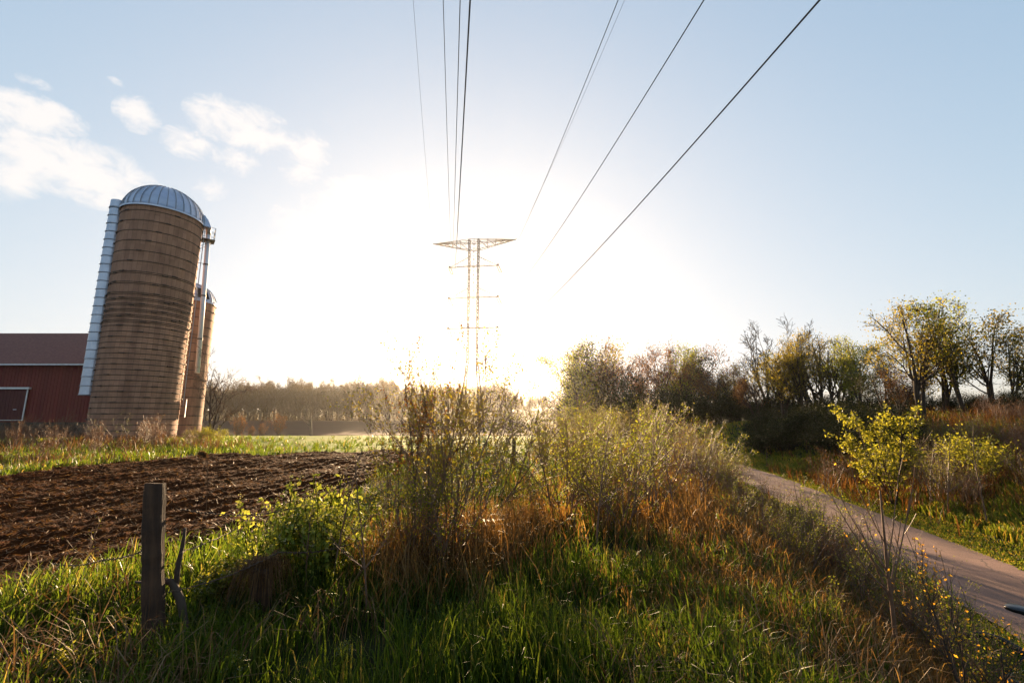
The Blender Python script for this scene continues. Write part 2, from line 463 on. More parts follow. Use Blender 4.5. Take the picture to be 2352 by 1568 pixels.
# ploughed field outline, read on the ground
near_px = [(-160, 1440), (-60, 1405), (0, 1385), (150, 1335), (300, 1290), (450, 1265), (600, 1240), (750, 1175), (870, 1090), (960, 1050)]
far_px = [(980, 1036), (860, 1036), (700, 1040), (500, 1048), (300, 1058), (130, 1075), (0, 1092), (-120, 1112)]
FIELD = np.array([flat(*p, .08) for p in near_px] + [flat(*p, .12) for p in far_px])
def in_field(x, y, grow=0.0):
    x = x + .5 * fbm(x * 1.3, y * 1.3, 3); y = y + .5 * fbm(x * 1.3 + 50, y * 1.3, 3)
    ins = np.zeros(np.shape(x), bool)
    n = len(FIELD)
    for i in range(n):
        x1, y1 = FIELD[i]; x2, y2 = FIELD[(i + 1) % n]
        c = ((y1 > y) != (y2 > y)) & (x < (x2 - x1) * (y - y1) / (y2 - y1 + 1e-12) + x1)
        ins ^= c
    return ins
def furrow(x, y):
    s = .978 * x - .208 * y + .10 * fbm(x * .8, y * .8, 3)
    l = fbm(x * 7, y * 7, 4); l2 = fbm(x * 2.3 + 9, y * 2.3, 3)
    return height(x, y) + .10 + .055 * np.cos(2 * math.pi * s / .31) * (.5 + 1.0 * vnoise(x * 1.5, y * 1.5)) + .06 * l + .05 * l2 + .05 * np.cos(2 * math.pi * s / 2.4)
sheet('ploughed_field', np.linspace(-1.42, .02, 620), np.exp(np.linspace(math.log(2.6), math.log(26), 460)), furrow, in_field, True, m=M['soil'])
# far fields
def far_h(o): return lambda x, y: height(x, y) + o
sheet('crop_field', np.linspace(-70, 8, 80), np.linspace(20.5, 101, 90), lambda x, y: height(x, y) + .03 + .13 * sstep(22, 50, y),
      lambda x, y: (x > -.68 * y - 1 + 1.5 * fbm(x / 4, y / 4)) & (x < .06 * y + 1) & ~in_field(x, y), m=M['far_green'])
sheet('ploughed_hillside', np.linspace(-150, 40, 90), np.linspace(99, 200, 50), far_h(.3), m=M['far_soil'])
# path with slightly raised crown
def path_sheet():
    ys = np.exp(np.linspace(math.log(1.0), math.log(75), 260)); cs = np.linspace(-1.08, 1.08, 9)
    dx = np.gradient(path_x(ys), ys); nrm = np.stack([np.ones_like(dx), -dx], 1); nrm /= np.linalg.norm(nrm, axis=1)[:, None]
    v = []
    for c in cs:
        w = c + (.22 * fbm(ys * 2.5 + c * 20, ys * 0 + c, 4) if abs(c) > 1.05 else 0)
        x = path_x(ys) + nrm[:, 0] * w; y = ys + nrm[:, 1] * w
        v.append(np.stack([x, y, height(path_x(ys), ys) + .05 - .012 * c * c], 1))
    v = np.stack(v, 1); n = len(ys); k = len(cs)
    i = np.arange(n * k).reshape(n, k)
    q = np.stack([i[:-1, :-1], i[:-1, 1:], i[1:, 1:], i[1:, :-1]], -1).reshape(-1, 4)
    tag(obj('path', np_mesh('path', v.reshape(-1, 3), [q], True), M['path']), kind='structure')
path_sheet()

# ------------------------------------------------------------------ grass (nobody could count it)
def blades(rng, x, y, h, w, lean=.35, zo=0.0):
    n = len(x); z = height(x, y) + zo
    a = rng.uniform(0, 2 * math.pi, n); d = np.stack([np.cos(a), np.sin(a), np.zeros(n)], 1)
    b = rng.uniform(0, 2 * math.pi, n); sdir = np.stack([np.cos(b), np.sin(b), np.zeros(n)], 1) * (w / 2)[:, None]
    L = (rng.uniform(.1, 1, n) ** 1.3 * lean)[:, None]
    r = np.stack([x, y, z - .03], 1)
    hh = h[:, None]; up = np.array((0, 0, 1.))
    m1 = r + up * hh * .5 + d * hh * L * .25
    m2 = r + up * hh * .82 + d * hh * L * .62
    tp = r + up * hh * (1 - .2 * L) + d * hh * L * 1.1
    v = np.stack([r - sdir, r + sdir, m1 - sdir, m1 + sdir, m2 - sdir * .7, m2 + sdir * .7, tp], 1).reshape(-1, 3)
    k = (np.arange(n) * 7)[:, None]
    q = np.concatenate([k + np.array([0, 1, 3, 2]), k + np.array([2, 3, 5, 4])]); t = k + np.array([4, 5, 6])
    return v, [q, t]
def scatter(rng, n, y0, y1, px0=-120, px1=2480, p=1.0):
    y = np.exp(rng.uniform(math.log(y0), math.log(y1), n)) if p == 1 else (rng.uniform(y0 ** p, y1 ** p, n)) ** (1 / p)
    px = rng.uniform(px0, px1, n)
    return X_at(px, y), y
def tufted(rng, x, y, k, r):
    x = np.repeat(x, k); y = np.repeat(y, k)
    return x + rng.normal(size=len(x)) * r, y + rng.normal(size=len(y)) * r
rng = np.random.RandomState(11)
# near green grass left of the path slope
x, y = scatter(rng, 15000, 2.0, 34); x, y = tufted(rng, x, y, 14, .055 * (1 + .0))
rc = x - path_x(y); dens = vnoise(x * .9 + 3, y * .9)
keep = (~in_field(x, y)) & (rc < -1.05) & (dens + rng.rand(len(x)) * .45 > .60 + .20 * np.exp(-((x - .1) / 1.3) ** 2) * (1 - sstep(3.6, 5.0, y)) + .12 * sstep(-6.5, -3, rc))  # thinned at front centre: bare dark ground stands in for the shrubs' shade
x, y = x[keep], y[keep]
hh = (.08 + .26 * rng.rand(len(x)) ** 1.6) * (.55 + 1.1 * vnoise(x * 1.6, y * 1.6)) * (1 - .65 * np.exp(-((x + 2.62) / .28) ** 2 - ((y - 3.05) / .38) ** 2)); ww = .0055 * (1 + y / 6) * rng.uniform(.6, 1.4, len(x))
v, f = blades(rng, x, y, hh, ww, .7)
tag(obj('grass', np_mesh('grass', v, f), M['grass']), 'long green grass, backlit, on the ridge around the post and shrubs', 'grass', kind='stuff')
# left strip behind the field
n = 60000
y = rng.uniform(10, 44, n); x = X_at(rng.uniform(-80, 560, n), y)
fy = np.interp(x / y, [-1.25, -1.0, -.68, -.5], [10, 12.6, 20, 21])
keep = (~in_field(x, y)) & (y > fy) & (y < 33); x, y = x[keep], y[keep]
v, f = blades(rng, x, y, rng.uniform(.08, .36, len(x)) * (.4 + vnoise(x, y)), np.full(len(x), .022), .8)
tag(obj('grass', np_mesh('grass', v, f), M['grass']), 'rough grass verge between the ploughed field and the silos', 'grass', kind='stuff')
# verge and right bank
x, y = scatter(rng, 26000, 3.0, 55, 1500, 2500); x, y = tufted(rng, x, y, 8, .08)
rc = x - path_x(y)
y3 = np.exp(rng.uniform(math.log(4), math.log(40), 70000)); x3 = path_x(y3) + np.where(rng.rand(70000) < .62, rng.uniform(1.02, 3.2, 70000), rng.uniform(-2.6, -1.0, 70000))
x = np.concatenate([x, x3]); y = np.concatenate([y, y3]); rc = x - path_x(y)
keep = ((rc > 1.05) | ((rc < -1.0) & (rc > -2.7))) & (rng.rand(len(x)) < np.where(rc < 2.3, .9, .8)); x, y, rc = x[keep], y[keep], rc[keep]
hh = np.where(rc < 2.4, .065, .11 + .22 * vnoise(x * 1.1, y * 1.1)) * rng.uniform(.6, 1.4, len(x))
v, f = blades(rng, x, y, hh, .008 * (1 + y / 6), .8)
tag(obj('bank_grass', np_mesh('bank_grass', v, f), M['bank_grass']), 'short green grass along both verges of the path and up the right bank', 'grass', kind='stuff')
# dry grass: patches by world position
def patch(cx, cy, rx, ry, n, h0, h1, w=.005, lean=.9):
    t = rng.normal(size=(n, 2)); x = cx + t[:, 0] * rx; y = cy + t[:, 1] * ry
    x, y = tufted(rng, x, y, 5, .05)
    k = (~in_field(x, y)) & (np.abs(x - path_x(y)) > 1.3) & (y > 1.9); x, y = x[k], y[k]
    return blades(rng, x, y, rng.uniform(h0, h1, len(x)), w * (1 + y / 7) * rng.uniform(.6, 1.3, len(x)), lean)
def merge(lst):
    V = []; Q = []; T = []; o = 0
    for v, (q, t) in lst: V.append(v); Q.append(q + o); T.append(t + o); o += len(v)
    return np.concatenate(V), [np.concatenate(Q), np.concatenate(T)]
P1 = []
for (px, yy, rx, ry, n, h0, h1) in [(960, 5.2, .35, .4, 230, .3, .65), (1080, 5.4, .35, .4, 300, .3, .7), (1000, 4.6, .3, .3, 100, .2, .5), (1330, 9, .6, 1.2, 130, .3, .6), (1230, 6.5, .3, .4, 160, .2, .5)]:
    s = spot(px, yy); P1.append(patch(s.x, s.y, rx, ry, n, h0, h1))
v, f = merge(P1)
tag(obj('dry_grass', np_mesh('dry_grass', v, f), M['dry']), 'rust coloured dead grass around the foot of the tall central shrub', 'dry grass', kind='stuff')
P1 = []
for (px, yy, rx, ry, n, h0, h1) in [(1640, 8.5, .8, 1.4, 1200, .3, .6), (1560, 12, .9, 1.8, 400, .3, .6), (1720, 6.2, .7, .8, 700, .2, .45), (1800, 5.0, .8, .6, 400, .15, .35), (1900, 4.2, .8, .5, 300, .12, .35),
                                    (2200, 3.6, .7, .4, 700, .2, .4), (1500, 7.0, .8, 1.1, 200, .2, .45), (1450, 18, 2.0, 4, 250, .3, .6), (1580, 4.2, .6, .6, 300, .15, .35)]:
    s = spot(px, yy); P1.append(patch(s.x, s.y, rx, ry, n, h0, h1))
v, f = merge(P1)
tag(obj('dry_grass', np_mesh('dry_grass', v, f), M['dry']), 'orange and straw coloured dead grass covering the slope left of the path', 'dry grass', kind='stuff')
P1 = []
for (px, yy, rx, ry, n, h0, h1) in [(2230, 17, 3.0, 2.0, 700, .3, .8), (2350, 14, 2.0, 1.5, 350, .3, .7), (2050, 22, 2, 3, 250, .3, .8), (1950, 19, .8, 2.5, 120, .3, .7), (2330, 20, 3, 3, 600, .3, .9)]:
    s = spot(px, yy); P1.append(patch(s.x, s.y, rx, ry, n, h0, h1, .006))
v, f = merge(P1)
tag(obj('dry_grass', np_mesh('dry_grass', v, f), M['brown_leaf']), 'brown dead grass and weeds high on the right bank', 'dry grass', kind='stuff')
P1 = []
for (px, yy, rx, ry, n, h0, h1) in [(60, 14.0, 2.2, .4, 260, .1, .3), (250, 17.0, 2.5, .5, 130, .1, .3), (120, 15.5, 1.4, .8, 100, .3, .6), (450, 22, 2.0, .8, 100, .2, .6), (300, 24, 3.0, 1.0, 130, .3, .9), (90, 20, 3.0, 1.5, 120, .3, .8)]:
    s = spot(px, yy); P1.append(patch(s.x, s.y, rx, ry, n, h0, h1, .006))
v, f = merge(P1)
tag(obj('dry_grass', np_mesh('dry_grass', v, f), M['stalk']), 'straw and dead weeds along the far edge of the ploughed field', 'dry grass', kind='stuff')
x, y = scatter(rng, 2600, 2.2, 14, -60, 2250); x, y = tufted(rng, x, y, 4, .06)
k = (~in_field(x, y)) & (x - path_x(y) < -1.4) & (vnoise(x * .8 + 40, y * .8) > .42); x, y = x[k], y[k]
v, f = blades(rng, x, y, rng.uniform(.15, .5, len(x)), .0045 * (1 + y / 7) * rng.uniform(.6, 1.3, len(x)), 1.5)
tag(obj('dry_grass', np_mesh('dry_grass', v, f), M['stalk']), 'thin bent straw stalks scattered through the green ridge grass', 'dry grass', kind='stuff')
# straw scraps on the soil, multiplied to stand in for sun glints
n = 60000
y = np.exp(rng.uniform(math.log(3), math.log(24), n)); x = y * rng.uniform(-1.35, .0, n); k = in_field(x, y); x, y = x[k], y[k]
ctr = np.stack([x, y, furrow(x, y) + .015], 1)
a = rng.uniform(0, math.pi, len(x)); dv = np.stack([np.cos(a), np.sin(a), rng.normal(size=len(x)) * .35], 1); dv *= (rng.uniform(.01, .05, len(x)) * (1 + y / 12))[:, None]
sv = np.stack([-np.sin(a), np.cos(a), rng.normal(size=len(x)) * .5], 1) * (.0025 * (1 + y / 7))[:, None]
v = np.stack([ctr - dv, ctr + sv, ctr + dv, ctr - sv], 1).reshape(-1, 3)
tag(obj('straw_and_glints', np_mesh('straw_and_glints', v, [np.arange(len(v)).reshape(-1, 4)]), M['stalk']), 'pale straw scraps strewn over the ploughed soil, doubling as sun glints', 'straw', kind='stuff')

# ================================================================== SILOS
def stave_mat(c1, c2, mort, sx, sz):
    def b(t):
        c = N(t, 'ShaderNodeTexCoord'); s = N(t, 'ShaderNodeSeparateXYZ'); t.links.new(c.outputs['Object'], s.inputs[0])
        a = N(t, 'ShaderNodeMath', operation='ARCTAN2'); t.links.new(s.outputs[1], a.inputs[0]); t.links.new(s.outputs[0], a.inputs[1])
        a2 = N(t, 'ShaderNodeMath', operation='MULTIPLY'); a2.inputs[1].default_value = 2.5; t.links.new(a.outputs[0], a2.inputs[0])
        cb = N(t, 'ShaderNodeCombineXYZ'); t.links.new(s.outputs[2], cb.inputs[0]); t.links.new(a2.outputs[0], cb.inputs[1])
        br = N(t, 'ShaderNodeTexBrick', offset=.5); br.inputs['Scale'].default_value = 1
        br.inputs['Brick Width'].default_value = sz; br.inputs['Row Height'].default_value = sx
        br.inputs['Mortar Size'].default_value = .008; br.inputs['Color1'].default_value = (*c1, 1); br.inputs['Color2'].default_value = (*c2, 1)
        br.inputs['Mortar'].default_value = (*mort, 1)
        t.links.new(cb.outputs[0], br.inputs['Vector'])
        n = N(t, 'ShaderNodeTexNoise', i_Scale=1.3, i_Detail=8); mp = N(t, 'ShaderNodeMapping'); mp.inputs['Scale'].default_value = (1, 1, .35)
        t.links.new(c.outputs['Object'], mp.inputs[0]); t.links.new(mp.outputs[0], n.inputs['Vector'])
        mx = N(t, 'ShaderNodeMixRGB', blend_type='MULTIPLY'); mx.inputs[0].default_value = .85
        sc_ = ramp(t, n.outputs['Fac'], [(.32, (.62, .58, .56)), (.5, (.95, .95, .95)), (.66, (1.2, 1.16, 1.1))])
        t.links.new(br.outputs['Color'], mx.inputs[1]); t.links.new(sc_, mx.inputs[2])
        p = N(t, 'ShaderNodeBsdfPrincipled', i_Roughness=.9); t.links.new(mx.outputs[0], p.inputs['Base Color'])
        n2 = N(t, 'ShaderNodeTexNoise', i_Scale=18, i_Detail=6); t.links.new(c.outputs['Object'], n2.inputs['Vector'])
        ad = N(t, 'ShaderNodeMath', operation='MULTIPLY_ADD'); ad.inputs[1].default_value = -1.5
        t.links.new(br.outputs['Fac'], ad.inputs[0]); t.links.new(n2.outputs['Fac'], ad.inputs[2])
        bu = N(t, 'ShaderNodeBump', i_Strength=.6, i_Distance=.03); t.links.new(ad.outputs[0], bu.inputs['Height']); t.links.new(bu.outputs[0], p.inputs['Normal'])
        return p.outputs[0]
    return b
M['stave'] = mat('concrete_staves', stave_mat((.29, .145, .090), (.37, .19, .122), (.18, .095, .06), .30, .76))
M['hoop'] = surface('shaded_hoop_steel', [(.3, (.02, .012, .009)), (.7, (.045, .027, .02))], 3, .7, .2)  # hoop shading is put into this dark steel colour
M['galv'] = surface('galvanised_sheet', [(.3, (.36, .39, .47)), (.7, (.50, .53, .62))], 1.5, .38, .1, metal=.7)
M['galv_seam'] = surface('sheet_seam', [(.3, (.22, .24, .28)), (.7, (.32, .34, .38))], 2, .5, .1, metal=.5)
M['white_metal'] = surface('white_painted_metal', [(.3, (.62, .62, .66)), (.7, (.74, .74, .78))], 2, .5, .1)
M['white_paint'] = surface('white_trim_paint', [(.3, (.52, .50, .48)), (.7, (.72, .70, .68))], 5, .6, .2)
M['painted_dark'] = surface('painted_interior_dark', [(.3, (.012, .011, .01)), (.7, (.02, .018, .017))], 2, .9, 0)  # near-black colour stands in for unlit space in openings and gaps
M['rust'] = surface('dark_steel', [(.3, (.05, .042, .04)), (.7, (.09, .07, .06))], 8, .6, .2, metal=.3)

SX, SY, SR, SZ = -26.95, 32.0, 2.5, 16.72
to_cam = Vector((-SX, -SY, 0)).normalized()          # from the silo towards the viewer
right = Vector((to_cam.y * -1, to_cam.x, 0))         # perpendicular
if right.x < 0: right = -right
aR = math.atan2(right.y, right.x); aC = math.atan2(to_cam.y, to_cam.x)
def dome_prof(r, h, n=14, rim=.10):
    return [(r + rim, 0)] + [(r * math.cos(t), h * math.sin(t) + .02) for t in np.linspace(0, math.pi / 2 * .985, n)]
def silo(name, label, loc, r, H, dome_h, hoop_zs, ribs, with_extras):
    t = thing(name, label, 'silo', loc)
    b = MB(); b.lathe([(r, -.6), (r, H)], 96); b.build('wall', M['stave'], t, smooth=True)
    for z in hoop_zs:
        h = MB(); h.lathe([(r + .004, z - .024), (r + .034, z - .016), (r + .034, z + .016), (r + .004, z + .024)], 96)
        for k in range(5):
            a = k * 2 * math.pi / 5 + z * 1.9
            h.box(((r + .05) * math.cos(a), (r + .05) * math.sin(a), z), (.07, .34, .07), Euler((0, 0, a)))
        h.build('hoop', M['hoop'], t)
    d = MB(); d.lathe([(p[0], p[1] + H) for p in dome_prof(r + .02, dome_h)], 72)
    d.lathe([(r + .12, H - .10), (r + .125, H + .02)], 72)
    dm = d.build('dome', M['galv'], t, smooth=True)
    for k in range(ribs):
        a = k * 2 * math.pi / ribs
        s = MB(); s.tube([((r + .05) * math.cos(q) * math.cos(a), (r + .05) * math.cos(q) * math.sin(a), H + .04 + (dome_h + .02) * math.sin(q)) for q in np.linspace(0, 1.5, 12)], .028, 4)
        s.build('seam', M['galv_seam'], dm)
    return t
hz = []; z = .35
while z < SZ - .1:
    hz.append(z); z += .37 if z < 6.5 else (.40 if int(z * 3) % 3 else .36) if z < 10 else .76
    if 8 < z < 12: hz.append(z - .12)
hz = sorted(set(round(q, 2) for q in hz if q < SZ - .1))
big = silo('silo', 'tall brown stave silo with a domed silver roof beside the red barn', (SX, SY, 0), SR, SZ, 2.35, hz, 30, True)
# chute of ribbed sheet metal on the left side
ang = aR + math.pi - .10
cc = Vector((math.cos(ang), math.sin(ang), 0)) * (SR + .16)
ch = MB(); z = 3.1
prof = []
while z < SZ + .05:
    prof += [(.50, z), (.50, z + .03), (.485, z + .04), (.47, z + .60)]; z += .62
ch.lathe(prof, 24, c=(cc.x, cc.y, 0))
chute = ch.build('chute', M['galv'], big, smooth=False)
z = 3.1
while z < SZ + .05:
    sm = MB(); sm.lathe([(.505, z - .02), (.53, z), (.505, z + .02)], 24, c=(cc.x, cc.y, 0)); z += .62
    sm.build('chute_seam', M['galv_seam'], chute)
cp = MB(); cp.lathe([(.0, SZ + .20), (.50, SZ + .1), (.52, SZ - .02)], 20, c=(cc.x, cc.y, 0)); cp.build('chute_cap', M['galv_seam'], chute)
# ladder on the sunlit right side
def polar(a, r, z): return (r * math.cos(a), r * math.sin(a), z)
aL = aR - .10
tdir = Vector((-math.sin(aL), math.cos(aL), 0))
la = MB()
base = Vector(polar(aL, SR + .16, 0))
for s_ in (-.2, .2): la.tube([base + tdir * s_ + Vector((0, 0, 2.4)), base + tdir * s_ + Vector((0, 0, SZ))], .022, 6)
for z in np.arange(2.5, SZ, .32): la.tube([base - tdir * .2 + Vector((0, 0, z)), base + tdir * .2 + Vector((0, 0, z))], .016, 5)
la.build('ladder', M['galv_seam'], big)
dl = MB()
for s_ in (-.2, .2): dl.tube([Vector(polar(aL, (SR + .12) * math.cos(q), SZ + .05 + 2.42 * math.sin(q))) + tdir * s_ for q in np.linspace(0, 1.25, 10)], .025, 5)
for q in np.linspace(.05, 1.2, 10): 
    p_ = Vector(polar(aL, (SR + .14) * math.cos(q), SZ + .05 + 2.42 * math.sin(q))); dl.tube([p_ - tdir * .2, p_ + tdir * .2], .02, 5)
dl.build('roof_ladder', M['galv_seam'], big)
# filler pipe with clamps
aP = aR - .02
pt = MB(); p0 = Vector(polar(aP, SR + .42, 16.2)); p1 = Vector(polar(aP, SR + .80, 5.0))
pt.tube([p0, p1], .165, 16); pipe = pt.build('filler_pipe', M['white_metal'], big, smooth=True)
for f_ in (.22, .45, .76):
    q = p0.lerp(p1, f_); m_ = MB(); m_.tube([q, q + (p1 - p0).normalized() * .10], .19, 14); m_.tube([q, Vector(polar(aP, SR, q.z))], .025, 5); m_.build('clamp', M['rust'], pipe)
el_ = MB(); el_.tube([Vector(polar(aP, SR - .25, SZ + .85)), Vector(polar(aP, SR + .15, SZ + .65)), Vector(polar(aP, SR + .40, SZ + .1)), p0], .19, 12)
el_.build('pipe_elbow', M['galv'], pipe, smooth=True)
hd = MB(); rot = Matrix.Rotation(aP, 3, 'Z')
def rloc(x, y, z): v_ = rot @ Vector((x, y, 0)); return (v_.x, v_.y, z)
hd.add([rloc(SR - .2, -.45, SZ + .1), rloc(SR - .2, .45, SZ + .1), rloc(SR + .55, .4, SZ - .1), rloc(SR + .55, -.4, SZ - .1), rloc(SR - .05, -.3, SZ + .95), rloc(SR - .05, .3, SZ + .95), rloc(SR + .08, .3, SZ + .92), rloc(SR + .08, -.3, SZ + .92)],
       [(0, 1, 2, 3)[::-1], (0, 3, 7, 4), (3, 2, 6, 7), (2, 1, 5, 6), (1, 0, 4, 5), (4, 7, 6, 5)])
hd.build('hood', M['galv'], big)
pf = MB(); v_ = rloc(SR + .45, 0, SZ - 1.05); pf.box(v_, (.9, 1.1, .05), rot)
for (a_, b_) in ((.05, -.5), (.05, .5), (.85, -.5), (.85, .5)):
    pf.tube([rloc(SR + a_, b_, SZ - 1.05), rloc(SR + a_, b_, SZ - .05)], .02, 5)
for zz in (SZ - .05, SZ - .5):
    pf.tube([rloc(SR + .05, -.5, zz), rloc(SR + .85, -.5, zz), rloc(SR + .85, .5, zz), rloc(SR + .05, .5, zz)], .018, 5)
pf.tube([rloc(SR, -.4, SZ - 1.7), rloc(SR + .8, -.4, SZ - 1.07)], .02, 5); pf.tube([rloc(SR, .4, SZ - 1.7), rloc(SR + .8, .4, SZ - 1.07)], .02, 5)
pf.build('platform', M['rust'], big)
sh = MB(); sh.add([Vector(polar(aL, SR + .36, z)) + tdir * w for z, w in ((1.6, -.42), (1.6, .42), (2.5, .44), (2.95, .22), (2.95, -.22), (2.5, -.44))] +
                  [Vector(polar(aL, SR + .33, z)) + tdir * w for z, w in ((1.6, -.42), (1.6, .42), (2.5, .44), (2.95, .22), (2.95, -.22), (2.5, -.44))],
                  [(0, 1, 2, 3, 4, 5), (11, 10, 9, 8, 7, 6)] + [(i, (i + 6), ((i + 1) % 6) + 6, (i + 1) % 6) for i in range(6)])
sh.build('ladder_guard', M['white_metal'], big)
# smaller silo behind
small = silo('silo', 'smaller sunlit stave silo partly hidden behind the tall one', (-28.15, 37.1, -.15), 2.05, 11.5, 1.75, [q for q in np.arange(.4, 11.3, .74)], 20, False)
a_ = math.atan2(-37.1, 28.15) + .55
dw = MB(); 
for dz in (0,):
    pts = []
    for aa in (a_ - .22, a_ + .22):
        for q in (.15, .65):
            pts.append(polar(aa, (2.05 + .14) * math.cos(q), 11.5 + 1.85 * math.sin(q)))
    pts2 = [tuple(np.array(p) * (.97, .97, 1) - np.array((0, 0, .05))) for p in pts]
    dw.add(pts + pts2, [(0, 2, 3, 1), (4, 5, 7, 6), (0, 4, 6, 2), (2, 6, 7, 3), (3, 7, 5, 1), (1, 5, 4, 0)])
dw.build('roof_opening_panel', M['painted_dark'], small)  # solid panel, the opening's darkness is painted on

# ================================================================== BARN
def paint_boards(c1, c2):
    def b(t):
        g = N(t, 'ShaderNodeNewGeometry'); c = N(t, 'ShaderNodeTexCoord')
        n = N(t, 'ShaderNodeTexNoise', i_Scale=3, i_Detail=6); mp = N(t, 'ShaderNodeMapping'); mp.inputs['Scale'].default_value = (3, 1, .4)
        t.links.new(c.outputs['Object'], mp.inputs[0]); t.links.new(mp.outputs[0], n.inputs['Vector'])
        a = N(t, 'ShaderNodeMath', operation='MULTIPLY_ADD'); a.inputs[1].default_value = .5
        t.links.new(g.outputs['Random Per Island'], a.inputs[0]); h = N(t, 'ShaderNodeMath', operation='MULTIPLY'); h.inputs[1].default_value = .5
        t.links.new(n.outputs['Fac'], h.inputs[0]); t.links.new(h.outputs[0], a.inputs[2])
        p = N(t, 'ShaderNodeBsdfPrincipled', i_Roughness=.75); t.links.new(ramp(t, a.outputs[0], [(.1, c1), (.9, c2)]), p.inputs['Base Color'])
        return p.outputs[0]
    return b
M['red'] = mat('red_barn_paint', paint_boards((.105, .009, .005), (.17, .015, .009)))
M['red_door'] = mat('dark_red_paint', paint_boards((.06, .006, .005), (.085, .008, .007)))
M['shingle'] = surface('asphalt_shingles', [(.3, (.095, .028, .020)), (.5, (.15, .05, .036)), (.7, (.21, .08, .058))], 4, .9, .9, 10, stretch=(1, 2.5, 2.5), bdist=.05)
def stonework(t):
    c = N(t, 'ShaderNodeTexCoord'); v = N(t, 'ShaderNodeTexVoronoi', i_Scale=2.2, feature='F1'); t.links.new(c.outputs['Object'], v.inputs['Vector'])
    col = ramp(t, v.outputs['Color'], [(.2, (.03, .02, .015)), (.6, (.06, .045, .03)), (.9, (.09, .07, .05))])
    p = N(t, 'ShaderNodeBsdfPrincipled', i_Roughness=.9); t.links.new(col, p.inputs['Base Color'])
    e = N(t, 'ShaderNodeTexVoronoi', i_Scale=2.2, feature='DISTANCE_TO_EDGE'); t.links.new(c.outputs['Object'], e.inputs['Vector'])
    bu = N(t, 'ShaderNodeBump', i_Strength=.8, i_Distance=.08); t.links.new(e.outputs['Distance'], bu.inputs['Height']); t.links.new(bu.outputs[0], p.inputs['Normal'])
    return p.outputs[0]
M['stone'] = mat('fieldstone', stonework)
BX0, BX1, BY0, BY1 = -62.0, -35.0, 38.0, 49.0
barn = thing('barn', 'red board barn with brown shingle roof and stone foundation, left of the silos', 'barn', (BX0, BY0, 0))
Lb, Db = BX1 - BX0, BY1 - BY0
b = MB(); b.box((Lb / 2, Db / 2, .05), (Lb + .1, Db + .1, 2.3)); b.build('foundation', M['stone'], barn)
b = MB(); b.box((Lb / 2, Db / 2, 3.68), (Lb - .1, Db - .1, 4.96)); b.build('wall_backing', M['painted_dark'], barn)
b = MB()
for i in range(int(Lb / .29)):
    b.box((.145 + i * .29, 0, 3.69), (.262, .06, 4.98))
for i in range(int(Db / .29)):
    b.box((Lb, .145 + i * .29, 3.69), (.06, .262, 4.98))
b.box((Lb / 2, Db, 3.69), (Lb, .06, 4.98))
b.add([(Lb, 0, 6.2), (Lb, Db, 6.2), (Lb, Db / 2, 9.62), (0, 0, 6.2), (0, Db, 6.2), (0, Db / 2, 9.62)], [(0, 1, 2), (3, 5, 4)])
b.build('wall', M['red'], barn)
b = MB()
for sgn, y0 in ((1, -.45), (-1, Db + .45)):
    z0 = 6.0
    ym = Db / 2
    b.add([(-.5, y0, z0), (Lb + .4, y0, z0), (Lb + .4, ym, 9.75), (-.5, ym, 9.75), (-.5, y0, z0 + .16), (Lb + .4, y0, z0 + .16), (Lb + .4, ym, 9.91), (-.5, ym, 9.91)],
          [(0, 3, 2, 1), (4, 5, 6, 7), (0, 1, 5, 4), (1, 2, 6, 5), (0, 4, 7, 3)])
b.build('roof', M['shingle'], barn)
b = MB(); b.box((Lb / 2, -.50, 6.05), (Lb + .8, .09, .13)); b.build('eave_trim', M['white_paint'], barn)
# sliding door
dx0, dx1, dz0, dz1 = -46.0 - BX0, -41.35 - BX0, 1.32, 3.98
b = MB()
nb = 16
for i in range(nb): b.box((dx0 + (i + .5) * (dx1 - dx0) / nb, -.11, (dz0 + dz1) / 2), ((dx1 - dx0) / nb - .012, .05, dz1 - dz0))
door = b.build('sliding_door', M['red_door'], barn)
b = MB(); b.box(((dx0 + dx1) / 2, -.17, dz1 + .07), (dx1 - dx0 + .3, .2, .17)); b.build('door_track', M['white_paint'], door)
b = MB(); b.box((dx1 - .04, -.155, (dz0 + dz1) / 2 - .02), (.10, .045, dz1 - dz0 - .06)); b.box((dx0 + 1.55, -.155, (dz0 + dz1) / 2 - .02), (.07, .04, dz1 - dz0 - .06)); b.box(((dx0 + dx1) / 2, -.156, dz0 + .04), (dx1 - dx0 - .14, .045, .05)); b.build('door_trim', M['white_paint'], door)
b = MB(); b.tube([(dx1 - .95, -.18, 2.25), (dx1 - .70, -.18, 2.25)], .03, 6); b.build('door_handle', M['white_metal'], door)

